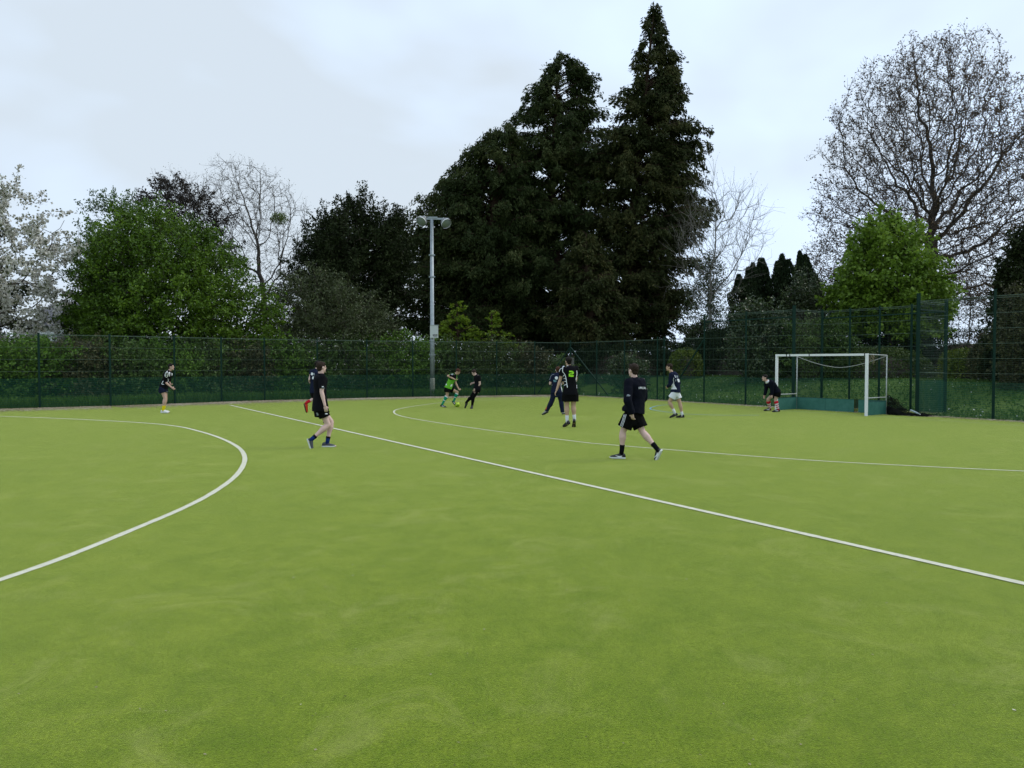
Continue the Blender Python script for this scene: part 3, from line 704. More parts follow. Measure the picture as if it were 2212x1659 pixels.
tree('laurel_shrub', 'large grey green shrub in front of the broad yew', 'shrub', [(588, 645, 700), (615, 615, 760), (650, 592, 810), (690, 580, 840), (730, 572, 862), (790, 575, 870), (850, 590, 860)], 41.5, 700, L_grey, M_bark, 900, 60, .15, .30, .55, .4, .35, .5, seed=17, lw=.35, droop=.6)
conifer('red_cedar', 'huge dark conifer with a ragged top left of the tallest conifer', [(112, 1195, 1215), (135, 1168, 1262), (170, 1150, 1287), (215, 1130, 1290), (260, 1090, 1290), (320, 1060, 1300), (400, 1040, 1312), (500, 1020, 1325), (600, 1000, 1330), (680, 1005, 1325), (745, 1030, 1300)], 57, 1215, L_conif, M_barkred, 640, 190, 35, depth=.65, gappy=.4)
conifer('red_cedar', 'lower spreading dark conifer sloping down behind the floodlight mast', [(265, 1075, 1110), (310, 1020, 1135), (360, 965, 1150), (410, 915, 1160), (460, 880, 1165), (530, 862, 1170), (600, 850, 1170), (660, 856, 1160), (725, 875, 1130)], 54.5, 1120, L_conif, M_barkred, 430, 190, 24, depth=.6)
conifer('red_cedar', 'tallest dark conifer with a crooked pointed top', [(10, 1406, 1414), (45, 1385, 1438), (100, 1378, 1452), (150, 1362, 1470), (205, 1334, 1482), (270, 1306, 1492), (340, 1284, 1504), (420, 1272, 1512), (500, 1280, 1512), (590, 1262, 1508), (670, 1262, 1480), (742, 1290, 1450)], 55, 1342, L_conifB, M_barkred, 620, 190, 27, depth=.65)
conifer('red_cedar', 'lower bushy conifer growing at the feet of the two tall conifers', [(500, 1240, 1290), (560, 1200, 1330), (620, 1185, 1350), (680, 1190, 1370), (745, 1200, 1380)], 51.5, 1275, L_conifB, M_barkred, 170, 140, 29, depth=.6)
for (a_, b_, lab) in ((988, 652, 'golden green young conifer just right of the floodlight mast'), (1062, 672, 'second golden green young conifer further right of the mast')):
    conifer('golden_conifer', lab, [(b_, a_ - 3, a_ + 3), (b_ + 20, a_ - 20, a_ + 18), (b_ + 50, a_ - 38, a_ + 40), (b_ + 85, a_ - 50, a_ + 52), (b_ + 150, a_ - 48, a_ + 46)], 44.5, a_, L_gold, M_barkred, 90, 70, a_, lsize=.2, lw=.09, droop=.2, group='golden young conifers', trunk_r=.12, clump=.12)
bare_tree('bare_birch', 'leafless pale tree with upswept thin branches right of the tallest conifer', [(375, 1520, 1545), (410, 1500, 1590), (450, 1480, 1640), (490, 1462, 1662), (540, 1450, 1655), (600, 1452, 1620), (650, 1470, 1590)], 48, 1528, M_barkpale, 520, 31, .7, .45, .6, .6, 3, .8, .010, .45, L_budgrey, 1, .06, trop=.35, jitter=.16, tip=.012, rmax=.22)
tree('ivy_tree', 'ivy clad trunk with pale young leaves under the leafless pale tree', 'tree', [(560, 1500, 1550), (610, 1485, 1585), (660, 1475, 1600), (720, 1470, 1590), (780, 1480, 1570)], 49, 1525, L_holly, M_bark, 240, 45, .13, .3, .7, .5, .5, .5, seed=33)
def spire_yew(label, spires, Y):
    x0 = (spires[0][0] + spires[-1][0]) / 2; bx_ = (x0 - 1106) * Y / FOC; gz = float(ground_z(bx_, Y))
    t = thing('irish_yew', label, 'tree', (bx_, Y, gz), 'columnar yews behind the goal'); Pl = []; mb = MB(); k = Y / FOC
    for (sx, sy, sw) in spires:
        sw *= 1.12
        x = (sx - 1106) * k; zt = at(sx, sy, Y)[2]; n = 4200; h = rng.uniform(0, 1, n) ** .8; yy = Y + rng.normal(0, .5)
        w = sw * k * (.15 + .85 * np.minimum(1, (1 - h) * 4.5)) ; a = rng.uniform(0, 6.283, n); u = rng.uniform(.3, 1, n) ** .5
        Pl.append(np.stack([x + w * u * np.cos(a) + .05 * np.sin(h * 30), yy + w * u * np.sin(a) * 1.3, gz + h * (zt - gz)], 1)); mb.tube([(x, yy, gz - .1), (x, yy, gz + (zt - gz) * .9)], [.09, .02], 6)
    mb.build('trunk', M_bark, t, True); P = np.concatenate(Pl)
    V, F = leaves_np(P, .24, .09, np.tile([[0, 0, 1.6]], (len(P), 1)), .6); part('crown', V, F, L_irish, t); return t
spire_yew('leftmost clump of dark columnar yew spires', [(1600, 592, 21), (1617, 578, 19), (1632, 566, 19)], 50)
spire_yew('middle clump of dark columnar yew spires', [(1648, 556, 21), (1663, 552, 17), (1676, 566, 21), (1690, 549, 19)], 50.5)
spire_yew('rightmost clump of dark columnar yew spires', [(1705, 560, 21), (1722, 545, 17), (1737, 551, 19), (1751, 590, 21)], 50)
tree('ivy_bush', 'olive green ivy covered bush right of the columnar yews', 'shrub', [(590, 1725, 1750), (620, 1700, 1775), (660, 1690, 1792), (720, 1690, 1800), (800, 1700, 1800)], 47, 1740, L_holly, M_bark, 330, 55, .14, .26, .7, .45, .35, .5, seed=41)
bare_tree('oak_tree', 'very tall spreading oak with bronze buds right of centre sky', [(86, 1975, 2095), (112, 1905, 2125), (150, 1862, 2160), (195, 1835, 2200), (250, 1795, 2235), (310, 1782, 2260), (370, 1790, 2270), (430, 1775, 2275), (490, 1762, 2270), (550, 1745, 2260), (610, 1745, 2245), (665, 1790, 2225)], 58, 1996, M_bark, 4600, 51, .7, .40, .5, .5, 4, .42, .015, .3, L_bud, 1, .165, outer=.5, tip=.014, rmax=.75, jitter=.30, e=2.05, trop=.14)
tree('maple_tree', 'lime green leafy maple in front of the tall oak', 'tree', [(470, 1895, 1930), (497, 1858, 1965), (535, 1832, 1980), (572, 1812, 1995), (605, 1804, 2028), (640, 1802, 2044), (675, 1825, 2046), (720, 1850, 2020)], 43, 1925, L_lime, M_bark, 560, 60, .19, .32, .7, .42, .35, .5, seed=55, lw=.8)
tree('dark_yew', 'dark yew under the lime green maple', 'tree', [(600, 1820, 1900), (650, 1800, 1970), (700, 1790, 2000), (780, 1790, 2000)], 45.5, 1885, L_yew, M_bark, 420, 70, .18, .3, .6, .4, .3, .5, seed=57)
tree('dark_yew', 'tall dark yew at the right edge of the frame', 'tree', [(470, 2225, 2250), (530, 2188, 2280), (600, 2165, 2310), (680, 2152, 2330), (780, 2150, 2330), (830, 2160, 2330)], 33, 2250, L_yew, M_bark, 620, 70, .17, .25, .7, .4, .25, .5, seed=61)
tree('bronze_shrub', 'bronze leaved shrub before the dark yew at the right edge', 'shrub', [(630, 2185, 2230), (680, 2165, 2260), (740, 2155, 2270), (800, 2165, 2270), (840, 2175, 2260)], 30.5, 2215, L_hedge3, M_bark, 260, 45, .13, .22, .7, .45, .35, .5, seed=63)
bare_tree('bare_shrub', 'tangled leafless shrubs below the tall oak beyond the fence', [(600, 2040, 2130), (640, 2010, 2160), (690, 1980, 2170), (760, 1990, 2165)], 44, 2085, M_bark, 800, 66, .7, .2, .4, .5, 3, .4, .010, .1, L_bud, 1, .11)
tree('holly_bush', 'glossy variegated holly bush behind the tall fence left of the goal', 'shrub', [(655, 1610, 1650), (690, 1585, 1690), (730, 1578, 1712), (775, 1580, 1720), (820, 1595, 1710)], 41.5, 1645, L_holly, M_bark, 380, 60, .14, .24, .7, .45, .35, .5, seed=71)
tree('holly_bush', 'broad dark leaved bush between the holly and the clipped dome', 'shrub', [(700, 1700, 1800), (740, 1690, 1830), (790, 1690, 1840), (825, 1700, 1830)], 40.5, 1760, L_hedge2, M_bark, 330, 60, .14, .26, .6, .45, .35, .5, seed=73)
tree('rhododendron', 'low rhododendron with spreading leaves behind the fence near the far corner', 'shrub', [(770, 1335, 1375), (790, 1318, 1400), (815, 1315, 1410), (840, 1325, 1400)], 43, 1362, L_holly, M_bark, 110, 45, .16, .20, .7, .5, .4, .5, seed=75)

def clipped(name, label, x0, x1, ytop, ybot, Y, dY, m, power=3.0, dens=1.0, group=None):
    k = Y / FOC; cx = ((x0 + x1) / 2 - 1106) * k; rx = (x1 - x0) / 2 * k; zt = at(1106, ytop, Y)[2]; gz = float(ground_z(cx, Y))
    t = thing(name, label, 'hedge', (cx, Y, gz), group); n = int(dens * 2200 * rx * (zt - gz))
    a = rng.uniform(0, math.pi, n); b = rng.uniform(0, 2 * math.pi, n)
    ca, sa = np.cos(a), np.sin(a); e = 2 / power
    f = lambda v: np.sign(v) * np.abs(v) ** e
    u = rng.uniform(.86, 1.0, n)
    P = np.stack([cx + rx * f(ca) * u, Y + dY * f(sa * np.cos(b)) * u, gz + (zt - gz) * np.abs(f(sa * np.sin(b))) * u], 1) + rng.normal(0, .04, (n, 3))
    V, F = leaves_np(P, .12, .07); part('foliage', V, F, m, t)
    mb = MB(); mb.ball((cx, Y, gz), (rx * .72, dY * .72, (zt - gz) * .72), None, 16, 10); mb.build('shade_core', M_bark, t, True)  # solid core added so the hedge interior reads dark between the leaves
    return t
clipped('clipped_hedge', 'wide clipped dark green dome hedge behind the goal', 1775, 2010, 748, 828, 40.0, 2.2, L_topiary, 2.3, 1.5)
clipped('clipped_hedge', 'clipped flat topped hedge behind the right fence', 2040, 2180, 752, 835, 37, 1.2, L_goldhedge, 4, 1.3)
clipped('clipped_hedge', 'small golden clipped hedge seen between the twin posts and the tall fence', 1445, 1515, 752, 800, 47, 1.2, L_goldhedge, 3, 1.6)
clipped('clipped_hedge', 'long dark backing hedge added for the deep shade beneath the tall conifers', 1235, 1460, 744, 820, 50, 1.0, L_irish, 4, 1.1)  # dark foliage added to block bright sky under the conifers
clipped('clipped_hedge', 'farthest dark hedge added to close bright holes low behind the trunks of the tall conifers', 1120, 1520, 736, 810, 62, 1.0, L_irish, 5, .6)  # backing added so no sky glares between the trunks
clipped('clipped_hedge', 'dark hedge added to close the bright gap below the tall bare oak', 1940, 2230, 712, 835, 44.5, .9, L_irish, 4, .8)  # filler hedge, dark leaves added to cover pale sky under the oak
clipped('clipped_hedge', 'dark hedge added to fill the bright gap below the leafless pale tree', 1475, 1640, 690, 820, 52, .9, L_irish, 4, .8)  # added filler, keeps the low sky gap here dark
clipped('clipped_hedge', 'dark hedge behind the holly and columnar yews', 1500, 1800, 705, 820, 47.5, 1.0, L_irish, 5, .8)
clipped('clipped_hedge', 'far dark hedge along the right edge', 2100, 2420, 725, 835, 34.5, .8, L_hedge3, 5, .8)

# bushes behind the left and far fence
bush = [(-40, 752, 110, L_hedge1, 0), (75, 742, 100, L_hedge1, 1), (170, 748, 90, L_hedge3, 2), (255, 752, 90, L_hedge2, 3), (340, 748, 90, L_hedge1, 4), (430, 742, 90, L_hedge2, 5), (510, 746, 80, L_hedge3, 6), (590, 738, 80, L_hedge1, 7),
        (665, 748, 80, L_hedge2, 8), (740, 740, 75, L_hedge2, 9), (805, 735, 70, L_hedge1, 10), (872, 728, 65, L_hedge1, 11), (935, 742, 60, L_hedge2, 12), (1000, 745, 70, L_topiary, 13), (1070, 742, 65, L_topiary, 14), (1140, 755, 55, L_hedge3, 15), (1195, 785, 50, L_hedge2, 16)]
bl_lab = ['bright green hedge bush at the left frame edge', 'bright green bush below the white cherry', 'brownish thin bush below the stone wall', 'dark green bush left of the man in yellow socks', 'bright bush behind the man in yellow socks',
          'dark bush right of the man in yellow socks', 'brown green bush between the yellow socks man and the black shirt man', 'bright bush left of the black shirt man', 'dark bush directly behind the black shirt man', 'dark bush right of the black shirt man',
          'bright bush with white flowers halfway to the mast', 'bright tall hedge bush just left of the mast', 'dark bush behind the foot of the mast', 'olive bush behind the green shirted dribbler', 'olive bush below the second golden conifer', 'brownish bush left of the wooden fence', 'low dark bush below the wooden fence']
for (px_, top, hw, m, k) in bush:
    Yb = fence_y(px_) + 2.9
    extra = (L_blossom, .022, .10, 'flowers') if k in (8, 9, 10, 14, 15) else None
    tree('hedge_bush', bl_lab[k], 'bush', [(top, px_ - hw * .35, px_ + hw * .35), (top + 20, px_ - hw * .8, px_ + hw * .8), (top + 60, px_ - hw, px_ + hw), (max(top + 75, 835), px_ - hw * .95, px_ + hw * .95), (862, px_ - hw * .8, px_ + hw * .8)], Yb, px_, m, M_bark, 300, 42, .14, .25, min(.62, 1.2 / (hw * Yb / FOC)), .4, .4, .6, group='bushes behind the far fence', seed=80 + k, kill=1.1, step=.6, extra=extra)
# rough grass growing at the foot of the fence
P = []
for A, B in zip(LEFTLINE[:-1], LEFTLINE[1:]):
    n = 1500; s = rng.random((n, 1)); q = A + (B - A) * s; nn = np.array([-(B - A)[1], (B - A)[0], 0]); nn /= np.linalg.norm(nn); q = q + nn * rng.uniform(.15, 1.6, (n, 1)); q[:, 2] = rng.uniform(.0, .35, n); P.append(q)
P = np.concatenate(P); V, F = leaves_np(P, .28, .035, np.tile([[0, 0, 2.]], (len(P), 1)), .6); tag(part('rough_grass', V, F, L_hedge1), 'rough grass growing behind the foot of the far fence', 'grass', kind='stuff')
# bank grass blades + daisies on the right
n = 26000; u = rng.uniform(0, 34, n); w = rng.uniform(.15, 13, n) ** 1.0
P = CORNER + RD * u[:, None] + RN * w[:, None]
inrec = (w < REC + .1) & (u > np.linalg.norm(f1 - CORNER) - .1) & (u < np.linalg.norm(f2 - CORNER) + .1); P = P[~inrec]
P[:, 2] = ground_z(P[:, 0], P[:, 1]) + .04
V, F = leaves_np(P, .16, .05, np.tile([[0, 0, 1.2]], (len(P), 1)), .8)
tag(part('bank_grass', V, F, leafmat('bank_grass', (.035, .085, .012), (.062, .13, .018), (.095, .18, .03), .25, .6, .5, .5)), 'mown grass on the bank behind the right fence', 'grass', kind='stuff')
k = rng.permutation(len(P))[:380]; V, F = leaves_np(P[k] + (0, 0, .07), .05, .05); tag(part('daisies', V, F, M_white), 'white daisies scattered in the bank grass', 'flowers', kind='stuff')

# ------------------------------------------------------------------ board fence, garden wall, house
Yw = 47.5
a0 = at(1186, 800, Yw); a1 = at(1240, 800, Yw + .5)
wf = thing('board_fence', 'short grey weathered board fence left of the far corner', 'fence', (a0[0], Yw, float(ground_z(a0[0], Yw))))
nb_ = 12
for k in range(nb_):
    p = a0 + (a1 - a0) * (k + .5) / nb_; gz = float(ground_z(p[0], p[1])); zt = at(1106, 778 + random.uniform(-1, 1), Yw)[2]
    mb = MB(); mb.box((p[0], p[1] + random.uniform(-.008, .008), (gz + zt) / 2 + .3), .13, .02, zt - gz - .3); mb.build('board', M_wood, wf)
mb = MB(); mb.bar((a0[0], Yw - .04, 1.25), (a1[0], Yw + .46, 1.25), .05, .1); mb.build('rail', M_wood, wf)

Yh = 58.0
def X_(px, Y): return (px - 1106) * Y / FOC
M_render = mat('pale_render', (.42, .43, .42), .85, .2, var=.08, vscale=2)
M_roof = mat('slate_roof', (.10, .10, .11), .7, .3, var=.2, vscale=6)
M_brick = mat('red_brick', (.25, .09, .055), .85, .2, var=.2, vscale=12)
M_stone = mat('garden_stone', (.07, .062, .05), .9, .2, two=(.13, .115, .095), vscale=5)
hx0, hx1 = X_(60, Yh), X_(172, Yh); zt = at(1106, 706, Yh)[2]; zr = at(1106, 692, Yh)[2] + .6
ho = thing('house', 'pale rendered house with a slate roof half hidden behind the white cherry', 'house', ((hx0 + hx1) / 2, Yh + 3, 0))
mb = MB(); mb.box(((hx0 + hx1) / 2, Yh + 3, zt / 2), hx1 - hx0, 6, zt); wl = mb.build('wall', M_render, ho)
mb = MB(); mb.add([(hx0 - .3, Yh - .3, zt), (hx1 + .3, Yh - .3, zt), (hx1 + .3, Yh + 6.3, zt), (hx0 - .3, Yh + 6.3, zt), (hx0 + .2, Yh + 3, zr + 1), (hx1 - .2, Yh + 3, zr + 1)], [(0, 1, 5, 4), (2, 3, 4, 5), (1, 2, 5), (3, 0, 4), (3, 2, 1, 0)]); rf = mb.build('roof', M_roof, ho)
for wx in (.25, .6):
    mb = MB(); cxw = hx0 + (hx1 - hx0) * wx; mb.box((cxw, Yh - .02, zt - 1.1), 1.1, .06, 1.3); wd = mb.build('window', M_white, ho)
    mb = MB(); mb.box((cxw, Yh - .056, zt - 1.1), .95, .01, 1.15); mb.build('pane', M_glass, wd)
cxh = X_(146, Yh); zc = at(1106, 668, Yh)[2]
mb = MB(); mb.box((cxh, Yh + 3, (zr + zc) / 2), .55, .8, zc - zr + 1.5); mb.box((cxh, Yh + 3, zc + .77 - .7), .65, .9, .12); ch = mb.build('chimney', M_brick, rf)
mb = MB(); mb.tube([(cxh, Yh + 3, zc + .1), (cxh, Yh + 3, zc + .5)], [.14, .11], 10); mb.build('chimney_pot', M_brick, rf)
# garden wall
Ys = 35.2
gw = thing('garden_wall', 'old stone garden wall glimpsed behind the left hedge', 'wall', (X_(60, Ys), Ys, 0))
zt = at(1106, 742, Ys)[2]
mb = MB(); mb.box((X_(30, Ys), Ys, zt / 2), X_(205, Ys) - X_(-145, Ys), .4, zt); wl = mb.build('wall', M_stone, gw)
x = X_(-145, Ys)
while x < X_(205, Ys) - .3:
    w_ = random.uniform(.35, .6); mb = MB(); mb.box((x + w_ / 2, Ys, zt + .05), w_ - .02, .5, .09 + random.uniform(0, .03)); mb.build('coping_stone', M_stone, gw); x += w_

# ------------------------------------------------------------------ litter on the turf
P = []
for A, B in zip(LEFTLINE[:-1], LEFTLINE[1:]):
    n = 3600; s = rng.random((n, 1)); q = A + (B - A) * s; nn = np.array([(B - A)[1], -(B - A)[0], 0]); nn /= np.linalg.norm(nn); q = q + nn * (np.abs(rng.normal(0, .95, (n, 1))) + .03); q[:, 2] = .012; P.append(q)
n = 9000; L = np.linalg.norm(e3 - CORNER); u = rng.uniform(0, L, n); P.append(CORNER + RD * u[:, None] - RN * (np.abs(rng.normal(0, .30, (n, 1))) + .02) + (0, 0, .012))
n = 500; P.append(f1 + (f2 - f1) * rng.random((n, 1)) + RN * rng.uniform(1.2, 1.85, (n, 1)) + (0, 0, .012))
P = np.concatenate(P); V, F = leaves_np(P, .065, .05, None, 1); V[:, 2] = np.abs(V[:, 2] - .012) * .6 + .006
tag(part('fallen_petals', V, F, M_petal), 'fallen blossom petals lying along the foot of the fences', 'petals', kind='stuff')
n = 5200; px_ = rng.uniform(-20, 2230, n); py_ = 884 + np.abs(rng.normal(0, 1, n)) * 62; P = np.array([gp(a, b) for a, b in zip(px_, py_)])
k = ((P[:, 0] - CORNER[0]) * RN[0] + (P[:, 1] - CORNER[1]) * RN[1]) < -.1; P = P[k]; k = rng.random(len(P)) < np.where(P[:, 0] < -6, 1, .35); P = P[k]
n = 240; P2 = np.array([gp(rng.uniform(0, 2212), 900 + 759 * rng.random() ** 1.3) for _ in range(n)]); 
V, F = leaves_np(np.concatenate([P, P2[:150]]) + (0, 0, .012), np.concatenate([np.full(len(P), .035), np.full(150, .016)]), np.concatenate([np.full(len(P), .02), np.full(150, .012)])); V[:, 2] = np.abs(V[:, 2] - .012) * .3 + .005
tag(part('leaf_debris', V, F, M_debris), 'small leaf bits and debris scattered over the turf', 'debris', kind='stuff')
V, F = leaves_np(P2[150:] + (0, 0, .012), .018, .014); V[:, 2] = np.abs(V[:, 2] - .012) * .3 + .005
tag(part('white_petals', V, F, M_petal), 'single white petals dotted over the open turf', 'petals', kind='stuff')
for (qx, qy, sc, lab) in ((124, 879, 1, 'small bright green weed growing at the foot of the left fence'),):
    c = gp(qx, qy); wt = thing('weed', lab, 'plant', tuple(c)); Pw = c + rng.normal(0, 1, (160, 3)) * np.array([.17, .08, .06]); Pw[:, 2] = np.abs(Pw[:, 2]) + .02
    V, F = leaves_np(Pw, .11, .04, np.tile([[0, 0, 1.]], (160, 1))); part('leaves', V, F, L_hedge1, wt)
#PEOPLE#

# ------------------------------------------------------------------ people
dg = None
def remesh(mb, vox, smooth_it=3, wrinkle=0.0, name='m', wscale=9.0, seed=0):
    me = bpy.data.meshes.new(name); V = np.concatenate(mb.V); me.from_pydata([tuple(v) for v in V.tolist()], [], mb.F); me.update()
    ob = bpy.data.objects.new('tmp', me); scene.collection.objects.link(ob)
    m = ob.modifiers.new('r', 'REMESH'); m.mode = 'VOXEL'; m.voxel_size = vox; m.use_smooth_shade = True
    s = ob.modifiers.new('s', 'SMOOTH'); s.factor = .5; s.iterations = smooth_it
    bpy.context.view_layer.update(); d = bpy.context.evaluated_depsgraph_get()
    out = bpy.data.meshes.new_from_object(ob.evaluated_get(d)); bpy.data.objects.remove(ob); bpy.data.meshes.remove(me)
    n = len(out.vertices); co = np.zeros(n * 3, np.float32); out.vertices.foreach_get('co', co); co = co.reshape(-1, 3).astype(float)
    if wrinkle > 0:
        no = np.zeros(n * 3, np.float32); out.vertices.foreach_get('normal', no); no = no.reshape(-1, 3)
        w = np.array([noise.noise(Vector((c[0] * wscale + seed, c[1] * wscale, c[2] * wscale * .75))) + .5 * noise.noise(Vector((c[0] * wscale * 2.3, c[1] * wscale * 2.3 + seed, c[2] * wscale * 1.8))) for c in co])
        co += no * (w * wrinkle)[:, None]
    F = [tuple(p.vertices) for p in out.polygons]; bpy.data.meshes.remove(out)
    return co, F
def nrm(v): v = np.asarray(v, float); return v / (np.linalg.norm(v) + 1e-9)
def limb(mb, p0, p1, r0, r1, bulge=0.0, bpos=.35, n=14, round_=True, flat=1.0):
    """tapered limb with a muscle bulge"""
    p0 = np.asarray(p0, float); p1 = np.asarray(p1, float); ts = np.linspace(0, 1, 8)
    rr = [r0 + (r1 - r0) * t + bulge * math.exp(-((t - bpos) / .22) ** 2) for t in ts]
    mb.tube([p0 + (p1 - p0) * t for t in ts], rr, n)
    if round_: mb.ball(p0, r0 * .98); mb.ball(p1, r1 * .98)
def cloth(name, col, **k): return mat(name, col, .9, .08, bump=.2, bscale=220, **k)
M_skin = mat('skin', (.52, .33, .26), .55, .35, var=.06, vscale=12)
M_skinpink = mat('skin_pale', (.62, .42, .36), .55, .35, var=.06, vscale=12)
M_skintan = mat('skin_tan', (.48, .31, .21), .55, .35, var=.06, vscale=12)
M_hairb = mat('hair_dark', (.010, .007, .005), .75, .2, var=.4, vscale=60, bump=.6, bscale=150)
M_hairbr = mat('hair_brown', (.026, .015, .009), .75, .2, var=.4, vscale=60, bump=.6, bscale=150)
M_hairr = mat('hair_reddish', (.060, .022, .011), .75, .2, var=.4, vscale=60, bump=.6, bscale=150)
M_lip = mat('lip', (.35, .14, .12), .5)
M_eye = mat('eye', (.03, .025, .02), .2, .6)
C_black = cloth('cloth_black', (.006, .006, .008)); C_black2 = cloth('cloth_black_shorts', (.004, .004, .004)); C_navy = cloth('cloth_navy', (.010, .014, .034)); C_navy2 = cloth('cloth_hoodie_navy_black', (.0045, .0055, .011))
C_white = cloth('cloth_white', (.72, .73, .75)); C_green = cloth('cloth_green', (.13, .42, .03)); C_sockgreen = cloth('sock_green', (.01, .27, .15)); C_yellow = cloth('sock_yellow', (.70, .58, .01))
C_red = cloth('sock_red', (.50, .015, .03)); C_redshoe = cloth('boot_red', (.55, .05, .02)); C_orange = cloth('stripe_orange', (.62, .13, .06)); C_blue = cloth('sock_blue', (.012, .03, .15)); C_grey = cloth('shoe_grey', (.085, .09, .10))
C_sole = mat('sole_white', (.66, .68, .64), .6); C_soled = mat('sole_dark', (.02, .02, .02), .6); C_shoeblack = mat('shoe_black', (.012, .012, .012), .5, .4); C_shoewhite = mat('shoe_white', (.70, .71, .68), .5, .4); C_shoegrey2 = mat('shoe_silver', (.33, .33, .30), .5, .4)
C_neon = mat('print_neon_green', (.36, .85, .03), .7); C_printw = mat('print_white', (.78, .80, .84), .7); C_printgrey = mat('print_grey', (.22, .25, .28), .7); C_printteal = mat('print_teal', (.12, .25, .30), .7)

